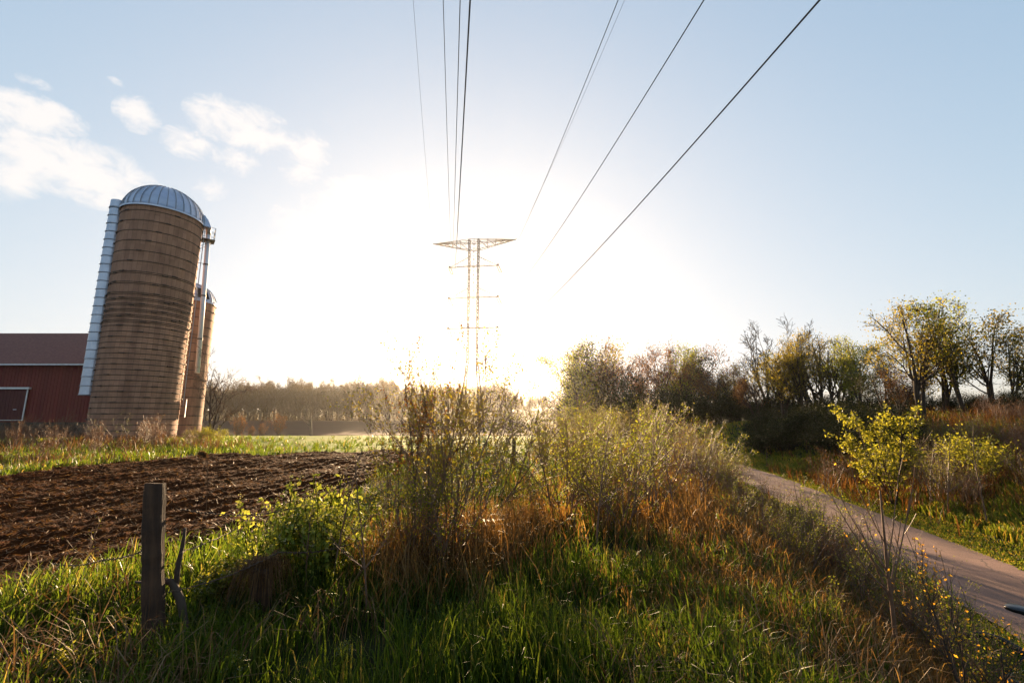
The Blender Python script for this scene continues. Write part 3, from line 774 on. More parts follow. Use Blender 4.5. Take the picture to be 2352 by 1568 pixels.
# ================================================================== PYLON AND POWER LINES
M['steel'] = surface('weathered_lattice_steel', [(.3, (.015, .009, .006)), (.7, (.035, .02, .012))], 2, .6, .1)
M['insul'] = surface('brown_porcelain', [(.3, (.16, .07, .04)), (.7, (.24, .11, .06))], 5, .3, .1)
M['cable'] = surface('aluminium_cable', [(.3, (.035, .035, .038)), (.7, (.06, .06, .062))], 5, .6, .1)
TY = 110.0
TX = X_at(1086, TY, 26)
tz = float(height(TX, TY))
pyl = thing('pylon', 'tall lattice electricity pylon with one wide top truss and three crossarms', 'pylon', (TX, TY, tz), R(-8))
def toW(p): return pyl.matrix_basis @ Vector(p)
def beam(mb, a, b_, r=.07): mb.tube([a, b_], r * 1.5, 4)
Z = lambda zabs: zabs - tz
ZT, ZA = Z(47.1), [Z(40.3), Z(31.9), Z(23.9)]
def column(x, name='mast'):
    m = MB(); w = .22; top = ZT + .6
    cs = [(-w, -w), (w, -w), (w, w), (-w, w)]
    def cw(z):
        k = 1 + 2.0 * max(0, (Z(16) - z) / Z(16)); sp = 1 + 1.2 * max(0, (Z(16) - z) / Z(16)); return k, sp
    zs = list(np.arange(0, top, .9)) + [top]
    ring = []
    for z in zs:
        k, sp = cw(z); ring.append([(x * sp + c[0] * k, c[1] * k, z) for c in cs])
    for i in range(len(zs) - 1):
        for j in range(4):
            beam(m, ring[i][j], ring[i + 1][j], .055)
            a, b_ = (j, (j + 1) % 4) if i % 2 else ((j + 1) % 4, j)
            beam(m, ring[i][a], ring[i + 1][b_], .032)
    return m.build(name, M['steel'], pyl)
column(-1.22); column(1.22)
m = MB()
zs = np.arange(Z(16), ZT + .4, 2.1)
for i, z in enumerate(zs[:-1]):
    z2 = zs[i + 1]
    beam(m, (-1.22, 0, z), (1.22, 0, z2), .035); beam(m, (1.22, 0, z), (-1.22, 0, z2), .035)
    beam(m, (-1.22, 0, z), (1.22, 0, z), .035)
beam(m, (0, 0, zs[0]), (0, 0, ZT + .9), .035)
m.build('bracing', M['steel'], pyl)
m = MB()
tipL, tipR = (-11.2, 0, ZT), (11.2, 0, ZT)
def lerp(a, b_, t): return tuple(np.array(a) * (1 - t) + np.array(b_) * t)
for yy in (-.55, .55):
    for tip, sx in ((tipL, -1), (tipR, 1)):
        tp = (sx * 1.22, yy, ZT + .62); md = (sx * 1.22, yy, ZT - .35); bt = (sx * 1.22, yy, ZT - 2.3)
        beam(m, tip, tp, .055); beam(m, tip, md, .065); beam(m, tip, bt, .06)
        ts = [0, .24, .46, .66, .84]
        for i, t_ in enumerate(ts):
            a, c_, e_ = lerp(tp, tip, t_), lerp(bt, tip, t_), lerp(md, tip, t_)
            beam(m, a, c_, .035)
            if i + 1 < len(ts):
                beam(m, a, lerp(bt, tip, ts[i + 1]), .03); beam(m, c_, lerp(md, tip, ts[i + 1]), .03)
    beam(m, (-1.22, yy, ZT + .62), (1.22, yy, ZT + .62), .055); beam(m, (-1.22, yy, ZT - .35), (1.22, yy, ZT - .35), .055); beam(m, (-1.22, yy, ZT - 2.3), (1.22, yy, ZT - 2.3), .05)
for sx, tip in ((-1, tipL), (1, tipR)):
    for t_ in (0, .24, .46, .66, .84):
        for q in ((sx * 1.22, .62), (sx * 1.22, -2.3)):
            a = lerp((q[0], -.55, ZT + q[1]), tip, t_); c_ = lerp((q[0], .55, ZT + q[1]), tip, t_); beam(m, a, c_, .03)
    beam(m, tip, (tip[0], 0, ZT + .45), .045)
m.build('top_truss', M['steel'], pyl)
ARM = 6.4
tips = {}
for k, za in enumerate(ZA):
    m = MB()
    for sx in (-1, 1):
        tip = (sx * ARM, 0, za)
        for yy in (-.5, .5):
            beam(m, tip, (sx * 1.22, yy, za + .1), .06); beam(m, tip, (sx * 1.22, yy * .5, za + 2.7), .035)
            beam(m, (sx * 1.22, yy, za + .1), (0, yy, za + .1), .06)
        for t_ in (.3, .6): beam(m, lerp((sx * 1.22, -.5, za + .1), tip, t_), lerp((sx * 1.22, .5, za + .1), tip, t_), .03); beam(m, lerp((sx * 1.22, 0, za + 2.7), tip, t_), lerp((sx * 1.22, 0, za + .1), tip, t_), .03)
        m.box((sx * (ARM + .05), 0, za + .15), (.5, .35, .5))
    m.build('crossarm', M['steel'], pyl)
    for sx in (-1, 1):
        m = MB()
        for dx in (-.28, .28):
            a = np.array((sx * ARM + dx, 0, za - .1)); e = a + np.array((.75, -.2, -1.75))
            pts = [a + (e - a) * t_ for t_ in np.linspace(0, 1, 31)]
            m.tube(pts, np.where(np.arange(31) % 2, .17, .09), 8)
        e = np.array((sx * ARM + .75, -.2, za - 1.95)); m.box(e, (.7, .2, .12))
        m.build('insulator_string', M['insul'], pyl)
        tips[(k, sx)] = toW(e)
def cable(label, start, px_top, hz_near, rad, group):
    """from the pylon, overhead, to the next pylon behind the viewer: passes the given bearing at the frame's upper edge"""
    up_depth = 784 / 1013; el_t = math.atan(up_depth) + PITCH
    yn = (hz_near - CAM_Z) / math.tan(el_t)
    dc = yn * CP + (hz_near - CAM_Z) * SP
    xn = (px_top - 1176) / 1013 * dc
    sx = (xn - start.x) / (yn - start.y)
    # z: parabola through start, near point, symmetric about y=0
    k = (start.z - hz_near) / (start.y ** 2 - yn ** 2); z0 = start.z - k * start.y ** 2
    ys = np.linspace(start.y, -start.y, 90)
    pts = [(start.x + sx * (y_ - start.y), y_, z0 + k * y_ * y_) for y_ in ys]
    m = MB(); m.tube(pts, rad, 5)
    o = m.build('power_line', M['cable'], None, smooth=True)
    tag(o, label, 'power line', group)
G = 'wires of the overhead line'
cable('thick lowest black wire on the right, running to the upper right edge', tips[(2, 1)], 1883, 12.6, .030, G)
cable('second wire from the right, fixed to the middle right crossarm', tips[(1, 1)], 1617, 20.0, .030, G)
cable('wire fixed to the upper right crossarm, third thick wire from the right', tips[(0, 1)], 1420, 28.0, .028, G)
cable('lowest wire of the left bunch, the rightmost of the three near the centre', tips[(2, -1)], 1080, 12.6, .026, G)
cable('middle wire of the left bunch, fixed to the middle left crossarm', tips[(1, -1)], 1057, 20.0, .024, G)
cable('leftmost thick wire of the left bunch, fixed to the upper left crossarm', tips[(0, -1)], 1018, 28.0, .026, G)
cable('hair thin earth wire at far left from the tip of the top truss', toW((tipL[0], 0, ZT + .4)), 949, 39.0, .016, G)
cable('hair thin earth wire on the right from the tip of the top truss', toW((tipR[0], 0, ZT + .4)), 1435, 39.0, .016, G)

# ================================================================== FENCE
def wood_post(t):
    c = N(t, 'ShaderNodeTexCoord'); mp = N(t, 'ShaderNodeMapping'); mp.inputs['Scale'].default_value = (14, 14, 1.1)
    t.links.new(c.outputs['Object'], mp.inputs[0]); n = N(t, 'ShaderNodeTexNoise', i_Scale=1.6, i_Detail=9, i_Roughness=.65, i_Distortion=.5); t.links.new(mp.outputs[0], n.inputs['Vector'])
    n2 = N(t, 'ShaderNodeTexNoise', i_Scale=5, i_Detail=4); t.links.new(c.outputs['Object'], n2.inputs['Vector'])
    a = N(t, 'ShaderNodeMath', operation='MULTIPLY_ADD'); a.inputs[1].default_value = .5; h = N(t, 'ShaderNodeMath', operation='MULTIPLY'); h.inputs[1].default_value = .5
    t.links.new(n.outputs['Fac'], a.inputs[0]); t.links.new(n2.outputs['Fac'], h.inputs[0]); t.links.new(h.outputs[0], a.inputs[2])
    p = N(t, 'ShaderNodeBsdfPrincipled', i_Roughness=.85); t.links.new(ramp(t, a.outputs[0], [(.35, (.013, .005, .0018)), (.5, (.042, .017, .006)), (.65, (.095, .043, .018))]), p.inputs['Base Color'])
    bu = N(t, 'ShaderNodeBump', i_Strength=.9, i_Distance=.012); t.links.new(n.outputs['Fac'], bu.inputs['Height']); t.links.new(bu.outputs[0], p.inputs['Normal'])
    return p.outputs[0]
M['post'] = mat('weathered_wood', wood_post)
M['wire'] = surface('rusty_wire', [(.3, (.05, .025, .014)), (.7, (.11, .06, .035))], 30, .75, .2)
PYp = 3.42; pz = spot(354, PYp)
def post_mesh(name, H, w, seed, loc, label, group, tilt=0, ty=0):
    rg = np.random.RandomState(seed); k = 28; n = 30
    a = np.arange(k) * 2 * math.pi / k
    sq = 1 / np.maximum(abs(np.cos(a)), abs(np.sin(a))) ** .72
    v = []
    for i in range(n):
        z = -.2 + (H + .2) * i / (n - 1)
        rr = w / 2 * .93 * sq * (1 + .045 * np.sin(z * 5 + seed) + .03 * rg.normal()) * (1 + .03 * np.cos(3 * a + z * 2)) * (1.10 - .12 * z / H)
        if i == n - 1: rr = rr * .96
        cxo = .02 * math.sin(z * 2.2 + seed)
        v.append(np.stack([cxo + rr * np.cos(a), rr * np.sin(a), np.full(k, z) + (.012 * np.cos(a + 2.4) * (i > n - 4))], 1))
    v = np.concatenate(v); f = [(i * k + j, i * k + (j + 1) % k, (i + 1) * k + (j + 1) % k, (i + 1) * k + j) for i in range(n - 1) for j in range(k)]
    f.append(tuple((n - 1) * k + j for j in range(k)))
    m = MB(); m.add(v, f); o = m.build(name, M['post'], None, loc, smooth=False); o.rotation_euler = (tilt, tilt * .5 + ty, 0)
    return tag(o, label, 'fence post', group)
post_mesh('fence_post', 1.145, .118, 3, pz, 'thick weathered wooden post standing alone at the left front', 'old fence posts', ty=-.115)
s2 = spot(1180, 15); post_mesh('fence_post', .9, .12, 5, s2, 'far small fence post in the sunlit gap right of the central shrub', 'old fence posts')
# broken post beneath a mop of dead grass
s3 = spot(592, 3.9)
post_mesh('fence_post', .42, .13, 8, s3, 'broken short post under a mop of dead grass', 'old fence posts', tilt=.2)
def barbed(label, pts, sag, seed):
    rg = np.random.RandomState(seed); P = []
    for a, b_ in zip(pts[:-1], pts[1:]):
        for t_ in np.linspace(0, 1, 60, endpoint=False):
            q = Vector(a).lerp(Vector(b_), t_); q.z -= sag * 4 * t_ * (1 - t_); P.append(q)
    P.append(Vector(pts[-1])); P = np.array(P)
    P += rg.normal(size=P.shape) * .0025
    m = MB()
    s = np.arange(len(P)) * 1.9
    for ph in (0, math.pi):
        m.tube(P + np.stack([np.zeros(len(P)), np.cos(s + ph), np.sin(s + ph)], 1) * .0034, .0030, 4)
    for i in range(3, len(P) - 2, 4):
        for _ in range(2):
            d = Vector(rg.normal(size=3)).normalized() * .016; c_ = Vector(P[i]); m.tube([c_ - d, c_ + d], .002, 3)
    tag(m.build('barbed_wire', M['wire'], None), label, 'barbed wire', 'strands of barbed wire')
def atz(px, y, z): return Vector((X_at(px, y, z), y, z))
top = pz + Vector((.07, -.02, 0))
barbed('top barbed wire strand from the thick post across the ploughed field', [top + Vector((0, 0, .96)), atz(660, 4.4, .74), atz(880, 5.0, .80)], .05, 1)
barbed('middle barbed wire strand rising from behind the thick post', [top + Vector((0, .06, .64)), atz(620, 5.2, .62), atz(900, 7.2, .86)], .05, 2)
barbed('low barbed wire strand from the thick post into the grass', [top + Vector((0, -.02, .40)), atz(640, 3.9, .50), atz(820, 4.6, .40)], .04, 3)
barbed('barbed wire strand slanting off left of the thick post', [pz + Vector((-.07, 0, .72)), atz(240, 3.7, .50), atz(120, 4.2, .32)], .03, 4)
# dead bent branch behind the post
m = MB(); bp = [atz(358, 3.5, .42), atz(395, 3.52, .40), atz(415, 3.5, .28), atz(424, 3.48, .14), atz(424, 3.45, .02)]
m.tube(bp, [.016, .027, .028, .024, .022], 8); m.tube([atz(402, 3.52, .36), atz(410, 3.55, .52), atz(420, 3.6, .64), atz(425, 3.6, .76)], [.02, .018, .014, .009], 6)
m.tube([atz(340, 3.5, .40), atz(310, 3.52, .40)], [.014, .007], 5)
tag(m.build('dead_branch', M['bark_dark'], None, smooth=True), 'crooked dark dead branch bent over right behind the thick post', 'branch')

# ================================================================== BICYCLE
M['rubber'] = surface('black_rubber', [(.3, (.012, .012, .013)), (.7, (.025, .025, .026))], 20, .7, .2)
M['saddle'] = surface('black_saddle_vinyl', [(.3, (.012, .012, .014)), (.7, (.02, .02, .022))], 10, .28, .1)
M['frame_paint'] = surface('dark_frame_paint', [(.3, (.02, .02, .025)), (.7, (.03, .03, .035))], 5, .3, 0)
M['chrome'] = surface('bright_metal', [(.3, (.5, .5, .5)), (.7, (.65, .65, .65))], 5, .25, 0, metal=1)
fwd = R(-65)                 # heading: towards the viewer's right, rear wheel farther off
sy = 3.98; sad = X_at(2334, sy, 0.0)
gz = float(height(sad, sy))
bike = thing('bicycle', 'dark bicycle with black saddle standing by the path at the lower right corner', 'bicycle', (sad + .27 * math.cos(fwd), sy + .27 * math.sin(fwd), gz), fwd)
RW = .335
def wheel(x):
    m = MB(); a = np.linspace(0, 2 * math.pi, 41)
    m.tube([(x + (RW - .02) * math.cos(t_), 0, RW + (RW - .02) * math.sin(t_)) for t_ in a], .021, 8, cap=False); ty = m.build('tyre', M['rubber'], bike, smooth=True)
    m = MB(); m.tube([(x + (RW - .045) * math.cos(t_), 0, RW + (RW - .045) * math.sin(t_)) for t_ in a], .011, 6, cap=False); m.build('rim', M['rubber'], ty, smooth=True)
    m = MB()
    for k in range(28):
        t_ = k * 2 * math.pi / 28; m.tube([(x + .02 * math.cos(t_ + 1.2), (-1) ** k * .03, RW + .02 * math.sin(t_ + 1.2)), (x + (RW - .045) * math.cos(t_), 0, RW + (RW - .045) * math.sin(t_))], .0012, 3)
    m.tube([(x, -.05, RW), (x, .05, RW)], .02, 8); m.build('spokes', M['chrome'], ty)
SH = .93
xr, xf = -.43, .60
wheel(xr); wheel(xf)
m = MB()
bb, st_, hd_ = (0, 0, .29), (-.14, 0, .74), (.42, 0, .80)
for a, b_, r_ in ((bb, st_, .016), (st_, hd_, .015), (bb, (.44, 0, .70), .018), ((.40, 0, .86), (.46, 0, .66), .019)): m.tube([a, b_], r_, 8)
for yy in (-.05, .05):
    m.tube([bb, (xr, yy, RW)], .009, 6); m.tube([st_, (xr, yy, RW)], .008, 6); m.tube([(.46, yy * .8, .68), (xf, yy, RW)], .011, 6)
m.build('frame', M['frame_paint'], bike, smooth=True)
m = MB(); m.tube([st_, (-.19, 0, SH - .03)], .013, 8); m.build('seat_post', M['frame_paint'], bike, smooth=True)
m = MB()      # saddle: nose forward (+x)
prof = [(-.15, .035, .02), (-.14, .072, .035), (-.09, .082, .042), (-.03, .062, .040), (.04, .034, .036), (.10, .024, .032), (.135, .018, .026), (.15, .006, .012)]
ks = 14; V = []
for (x_, hw, hh_) in prof:
    for j in range(ks):
        a = j * 2 * math.pi / ks; V.append((x_ - .17, hw * math.cos(a), SH + .01 + (hh_ * .45 if math.sin(a) > 0 else hh_) * math.sin(a)))
F = [(i * ks + j, i * ks + (j + 1) % ks, (i + 1) * ks + (j + 1) % ks, (i + 1) * ks + j) for i in range(len(prof) - 1) for j in range(ks)]
F += [tuple(range(ks))[::-1], tuple((len(prof) - 1) * ks + j for j in range(ks))]
m.add(V, F); so = m.build('saddle', M['saddle'], bike, smooth=True)
m = MB()
for yy in (-.022, .022): m.tube([(-.26, yy, SH - .02), (-.17, yy, SH - .04), (-.06, yy * .6, SH - .015)], .0035, 5)
m.build('saddle_rails', M['chrome'], so)
m = MB(); m.tube([(.40, 0, .86), (.38, 0, .95)], .014, 8); m.tube([(.30, -.29, .97), (.37, -.12, .96), (.38, 0, .95), (.37, .12, .96), (.30, .29, .97)], .012, 8); m.build('handlebar', M['frame_paint'], bike, smooth=True)
m = MB(); m.tube([(0, .06, .29), (0, .09, .29), (.12, .09, .19)], .009, 6); m.tube([(0, -.06, .29), (-.12, -.09, .39)], .009, 6); m.box((.13, .13, .19), (.08, .09, .02)); m.box((-.13, -.13, .39), (.08, .09, .02)); m.build('cranks', M['chrome'], bike)

# ================================================================== SHRUBS AND WEEDS NEAR THE CAMERA
def shrub(name, seed, H, label, lm='leaf', leafn=900, leafs=.03, trunks=7, spread=.28, stem='twig', dens=1, jit=.03, r0=None, ang=.55, cat='shrub', tw=8, up=.06, wob=.10):
    return make_tree(name, seed, H, [(tw, .2, 1, ang, .42, up), (5, .15, 1, .6, .36, up)], leafn, leafs, [M[stem], M[lm]], label, cat,
                     trunks=trunks, trunk_h=.8, r0=r0 or H * .0045, lean=.12, jit=jit, wob=wob, up=.03, spread=spread, sides=5, extra_levels=(1, 2))
A_ = shrub('shrub', 21, 2.5, '', 'leaf_gold', 2800, .034, 9, .24, r0=.009, wob=.15)
B_ = shrub('shrub', 22, 1.7, '', 'leaf', 1700, .032, 9, .30, r0=.011)
D_ = shrub('shrub', 23, 1.5, '', 'leaf_gold', 1200, .030, 12, .34, r0=.010)
E_ = shrub('shrub', 24, 1.3, '', 'brown_leaf', 1100, .026, 11, .30, r0=.009)
F_ = shrub('shrub', 25, 1.9, '', 'leaf_yellow', 1200, .036, 7, .22, r0=.011)
def pl(root, px, y, s, label, rz=0, group=None, sz=None, cat=None, tilt=0):
    for _ in range(60):                      # keep plants off the path
        q_ = spot(px, y); rc_ = q_.x - path_x(q_.y)
        if abs(rc_) > 1.45 or y > 60: break
        y += .25 if rc_ > -.3 else -.15
    return place(root, spot(px, y), s=s, label=label, rz=rz, group=group, sz=sz, cat=cat, tilt=tilt)
g1 = 'shrubs in the central clump'
pl(A_, 1030, 5.2, 1.0, 'tallest bare-topped budding shrub at the centre, against the glare', 2.6, g1)
pl(A_, 975, 5.9, .80, 'shrub leaning left of the tallest central shrub, over the ploughed field', 2.1, g1)
pl(A_, 1090, 6.0, .86, 'upright shrub just right of the tallest central shrub', 4.0, g1)
pl(F_, 1130, 7.4, 1.05, 'thin whippy shrub at the right edge of the central clump', 1.0, g1)
pl(B_, 930, 4.9, .72, 'green leafy low shrub left at the foot of the central clump', .4, g1)
pl(B_, 1010, 4.7, .80, 'green leafy low shrub in front of the tallest central shrub', 3.4, g1)
pl(A_, 1000, 8.5, .95, 'shrub behind the tallest central shrub, veiled by glare', 5.0, g1)
WP = make_tree('budding_whip', 35, 2.6, [(5, .35, .95, .42, .35, .10), (3, .2, 1, .5, .35, .06)], 260, .040, [M['bark'], M['brown_leaf']], '', 'shrub', trunks=2, trunk_h=.95, r0=.011, wob=.12, jit=.010, spread=.07, sides=5, extra_levels=(1, 2))
for px_, y_, s_, l_ in ((985, 4.9, 1.02, 'tallest bare budding whips left of centre, reaching into the glare'), (945, 5.0, .92, 'bare budding whips slanting at the left of the tall central shrub'), 
                         (905, 5.3, .74, 'thin bare whips over the far edge of the ploughed field')):
    pl(WP, px_, y_, s_, l_, px_)
g2 = 'thin bare saplings on the ridge'
SAP = make_tree('sapling', 31, 1.5, [(7, .25, 1, .6, .35, .05), (3, .2, 1, .6, .4, .05)], 90, .022, [M['twig'], M['leaf']], '', 'sapling', trunks=1, trunk_h=.9, r0=.012, wob=.07, jit=.02, sides=5)
pl(SAP, 842, 3.9, .78, 'thin bare sapling left of the central clump, before the green weeds', 0, g2)
pl(SAP, 700, 4.3, .62, 'thin dark sapling rising through the white-flowered weeds', 1.3, g2)
pl(SAP, 762, 4.4, .82, 'curved tall thin stem standing against the ploughed field', 2.5, g2)
pl(F_, 885, 6.6, .45, 'sparse leafy shrub reaching out over the field edge', 2.2)
# brush right of centre
rb = random.Random(4)
g3 = 'brush thicket on the ridge right of centre'
spec_ = [(1290, 6.6, B_, .95), (1345, 8.0, B_, .95), (1370, 5.6, SAP, 1.05), (1420, 6.4, B_, .9), (1450, 9.5, F_, .98), (1500, 7.2, B_, 1.0), (1555, 6.6, SAP, 1.0), (1580, 9.0, D_, .95), (1640, 10, B_, .85),
         (1330, 12, D_, 1.05), (1400, 14, F_, 1.0), (1480, 13, E_, 1.2), (1270, 13, D_, .95), (1545, 15, B_, 1.1), (1610, 13, E_, 1.2), (1250, 16, D_, 1.0), (1380, 18, F_, 1.1), (1480, 20, D_, 1.4), (1560, 19, E_, 1.4), (1310, 20, D_, 1.3), (1620, 18, B_, 1.2)]
for i, (px, y_, r_, s_) in enumerate(spec_):
    nm = 'brown budding shrub' if r_ is not E_ else 'withered rust coloured shrub'
    if y_ < 11: lab = {1290: 'slender bush nearest the sunlit grass gap right of centre', 1345: 'second bush right of the sunlit grass gap', 1370: 'dark single sapling in front of the right thicket', 1420: 'bush with reddish stems in the middle of the right thicket',
                       1450: 'yellow-green leafy shrub topping the right thicket', 1500: 'wiry bush at the front right of the thicket', 1555: 'sapling standing in the orange dead grass', 1580: 'golden leafy bush beside the orange dead grass', 1640: 'bush closest to the far bend of the path'}[px]
    else: lab = nm + ' in the hazy back of the thicket right of centre'
    pl(r_, px, y_, s_, lab, rb.uniform(0, 6), g3)
for i in range(44):
    px = rb.uniform(1230, 1680); y_ = rb.uniform(6.5, 24)
    pl(rb.choice([B_, D_, E_, E_, F_, SAP, SAP]), px, y_, rb.uniform(.65, 1.25) * (.62 + y_ / 60), 'brushy shrub among many in the hazy thicket right of centre', rb.uniform(0, 6), 'shrubs deep in the thicket')
# slope left of the path: leafy whips
WH = make_tree('leafy_whip', 41, 1.0, [(5, .2, .9, .45, .4, .12)], 260, .02, [M['twig'], M['leaf']], '', 'sapling', trunks=3, trunk_h=.95, r0=.0035, wob=.05, jit=.012, spread=.1, sides=4, extra_levels=(1, 2))
for i in range(34):
    t_ = i / 33; px = 1640 + 560 * t_ + rb.uniform(-40, 40); y_ = 9.5 - 5.6 * t_ + rb.uniform(-.5, .8)
    pl(WH, px, y_, rb.uniform(.55, .95), 'slender leafy whip on the shady slope along the left side of the path', rb.uniform(0, 6), 'leafy whips along the path')
for i in range(18):
    t_ = i / 17; px = 1600 + 330 * t_ + rb.uniform(-50, 50); y_ = 10.5 - 4.5 * t_ + rb.uniform(-.8, .8)
    pl(rb.choice([E_, B_, E_]), px, y_, rb.uniform(.5, .75), 'tangled low shrub in the orange grass beside the path', rb.uniform(0, 6), 'low shrubs in the orange grass')
for i in range(26):
    t_ = i / 25; px = 1600 + 640 * t_ + rb.uniform(-40, 40); y_ = 8.0 - 4.4 * t_ + rb.uniform(-.5, 1.2)
    pl(SAP, px, y_, rb.uniform(.42, .80), 'thin dark bare stem rising in front of the path', rb.uniform(0, 6), 'bare stems before the path')
for i in range(14):
    t_ = i / 13; px = 1700 + 600 * t_ + rb.uniform(-30, 30); y_ = 6.6 - 3.2 * t_ + rb.uniform(-.3, .6)
    pl(rb.choice([E_, B_]), px, y_, rb.uniform(.32, .55), 'dark tangled low brush on the shaded slope before the path', rb.uniform(0, 6), 'low brush before the path')
# two conspicuous saplings in front of the path
S1 = make_tree('sapling', 58, 1.62, [(9, .22, .8, .50, .58, .12), (5, .2, 1, .5, .3, .06)], 40, .02, [M['twig'], M['leaf_orange']], '', 'sapling', trunks=1, trunk_h=.8, r0=.020, wob=.04, jit=.02, sides=6)
pl(S1, 2062, 3.75, 1.0, 'bare many-branched young tree in front of the path, lower right', 0, None)
S2 = make_tree('sapling', 52, 1.15, [(8, .2, 1, .5, .55, .08), (5, .2, 1, .55, .4, .06)], 200, .026, [M['bark'], M['leaf_orange']], '', 'sapling', trunks=2, trunk_h=.9, r0=.014, wob=.06, jit=.02, sides=6, spread=.12, extra_levels=(1, 2))
pl(S2, 2235, 3.25, 1.0, 'orange-leaved sapling with a thick pale stem at the lower right', 1.2)
pl(S2, 2330, 3.0, .75, 'small orange-leaved sapling in front of the bicycle', 3.0)
pl(WH, 1930, 3.6, .6, 'low leafy spray in the dark grass, lower right', 1.0)
pl(WH, 1840, 3.2, .45, 'leafy sprig near the bottom edge, right of centre', 2.0)
# dead leaning stalks in the foreground
m = []
def stalk(label, pts, r=.003):
    k = MB(); k.tube([atz(*p) for p in pts], [r * (1 - .6 * i / (len(pts) - 1)) for i in range(len(pts))], 5); tag(k.build('dead_stalk', M['stalk'], None, smooth=True), label, 'stalk', 'dead stalks')
stalk('straight pale stalk leaning right in the dark centre grass', [(990, 3.3, .02), (1055, 3.4, .22), (1115, 3.5, .42)])
stalk('long arching pale stalk bowed over in the grass, bottom right of centre', [(1350, 3.5, .25), (1430, 3.55, .36), (1520, 3.6, .36), (1600, 3.6, .28)])
stalk('tan stalk slanting up in the shady grass right of centre', [(1960, 3.2, .05), (1990, 3.2, .2), (2030, 3.3, .34)])
stalk('broken pale cane lying near the bottom right corner', [(2290, 2.9, .0), (2240, 2.9, .16), (2215, 2.9, .22)], .007)
stalk('pale twig lying at the left bottom corner', [(-5, 3.0, .25), (30, 2.95, .13), (70, 2.9, .03)], .006)
stalk('second tan stalk crossing low in the bottom right grass', [(1880, 3.0, .0), (1960, 3.1, .12), (2040, 3.1, .2)], .004)
# foxtail seed heads by the post
def foxtail(px, y, z, label, s=1):
    t = thing('foxtail_grass', label, 'seed head', atz(px, y, 0))
    k = MB(); k.tube([(.10, 0, -.1), (.04, 0, z * .6), (.0, 0, z), (-.02, 0, z + .04 * s)], .0028, 4); k.build('stem', M['stalk'], t)
    rg = np.random.RandomState(int(px)); c_ = np.array([(-.02 - .05 * s * math.sin(q), 0, z + .04 * s + .03 * s * math.sin(q * 1.6)) for q in np.linspace(0, 1.5, 160)])
    v, q = leaves(rg, np.repeat(c_, 3, 0), .026 * s, .2); 
    k = np_mesh('spike', v, [q]); obj('spike', k, M['stalk'], t)
foxtail(437, 3.9, 1.22, 'drooping golden foxtail seed head above the field right of the post', 1.1)
foxtail(505, 4.3, .96, 'smaller bent seed head lower right of the golden foxtail', .8)

# broadleaf weeds with pale flowers
def weed(name, seed, H, n, lm='leaf_yellow', flowers=True):
    rg = np.random.RandomState(seed); t = thing(name, '', 'flowering weed')
    k = n; P = wander(rg, rg.normal(size=(k, 3)) * np.array((.16, .16, 0)) * H, np.concatenate([rg.normal(size=(k, 2)) * .16, np.ones((k, 1))], 1), np.full(k, H) * rg.uniform(.6, 1.0, k), 7, .06, .03)
    st = Sticks(); st.add(P, np.full((k, 7), .0035), 4)
    s, d, L, r = sprout(rg, P, np.full((k, 7), .003), 6, .3, .95, .6, .28, .3, .7)
    P2 = wander(rg, s, d, L, 4, .08, .1); st.add(P2, np.full((len(P2), 4), .002), 3)
    a = obj('stems', st.mesh('stems'), M['leaf'], t)
    c_ = np.concatenate([pts_on(rg, P, k * 26, .02, .08), pts_on(rg, P2, k * 26, .02)])
    v, q = leaves(rg, c_, .046, .6); b = obj('leaves', np_mesh('leaves', v, [q]), M[lm], t); kids = [a, b]
    if flowers:
        c_ = np.concatenate([P2[rg.rand(len(P2)) < .5][:, -1], P[:, -1]]); c_ = np.repeat(c_, 9, 0) + rg.normal(size=(len(c_) * 9, 3)) * .012
        v, q = leaves(rg, c_, .013, .8); kids.append(obj('flowers', np_mesh('flowers', v, [q]), M['petal'], t))
    KIDS[t.name] = kids; return t
W1 = weed('flowering_weed', 61, .86, 30, 'leaf_pale')
W2 = weed('flowering_weed', 62, .40, 18)
pl(W1, 705, 4.6, 1.22, 'tall bright clump of white-flowered weed against the dark field', 0, None)
pl(W1, 640, 4.6, 1.0, 'left shoulder of the white-flowered weed patch, nearer the post', 2, None)
pl(W1, 765, 4.9, .85, 'right end of the white-flowered weed patch, toward the central clump', 4, None)
pl(W2, 510, 4.1, 1.0, 'lower yellow-green weed clump just right of the thick post', 0, None)
pl(W2, 455, 3.9, .8, 'small weed clump close behind the crooked branch', 2, None)
for i in range(20):
    px = rb.uniform(0, 900); y_ = rb.uniform(2.9, 4.2)
    if float(abs(px - 354)) < 60 and y_ < 3.5: continue
    pl(W2, px, y_, rb.uniform(.3, .5), 'little green broadleaf weed among the long grass at left', rb.uniform(0, 6), 'broadleaf weeds in the grass')
# mop of dead grass on the broken post
rg = np.random.RandomState(9); n = 700; a = rg.uniform(0, 2 * math.pi, n); ln = rg.uniform(.08, .40, n) ** 1.0 * (.6 + .7 * rg.rand(n)); c_ = np.array(s3 + Vector((.0, .0, .40)))
d = np.stack([np.cos(a), np.sin(a), np.zeros(n)], 1); s_ = np.stack([-np.sin(a), np.cos(a), np.zeros(n)], 1) * .0022
q0 = c_ + rg.normal(size=(n, 3)) * (.05, .05, .02); q1 = q0 + d * (ln * .45)[:, None] + np.array((0, 0, .06)) * rg.rand(n, 1); q2 = q1 + d * (ln * .3)[:, None] - np.array((0, 0, 1)) * ln[:, None] * .9
v = np.stack([q0 - s_, q0 + s_, q1 + s_, q1 - s_, q2], 1).reshape(-1, 3); k = (np.arange(n) * 5)[:, None]
tag(obj('dead_grass_tuft', np_mesh('tuft', v, [k + np.array([0, 1, 2, 3]), k + np.array([3, 2, 4])]), M['brown_leaf']), 'mop of brown dead grass draped on the broken short post', 'grass tuft')
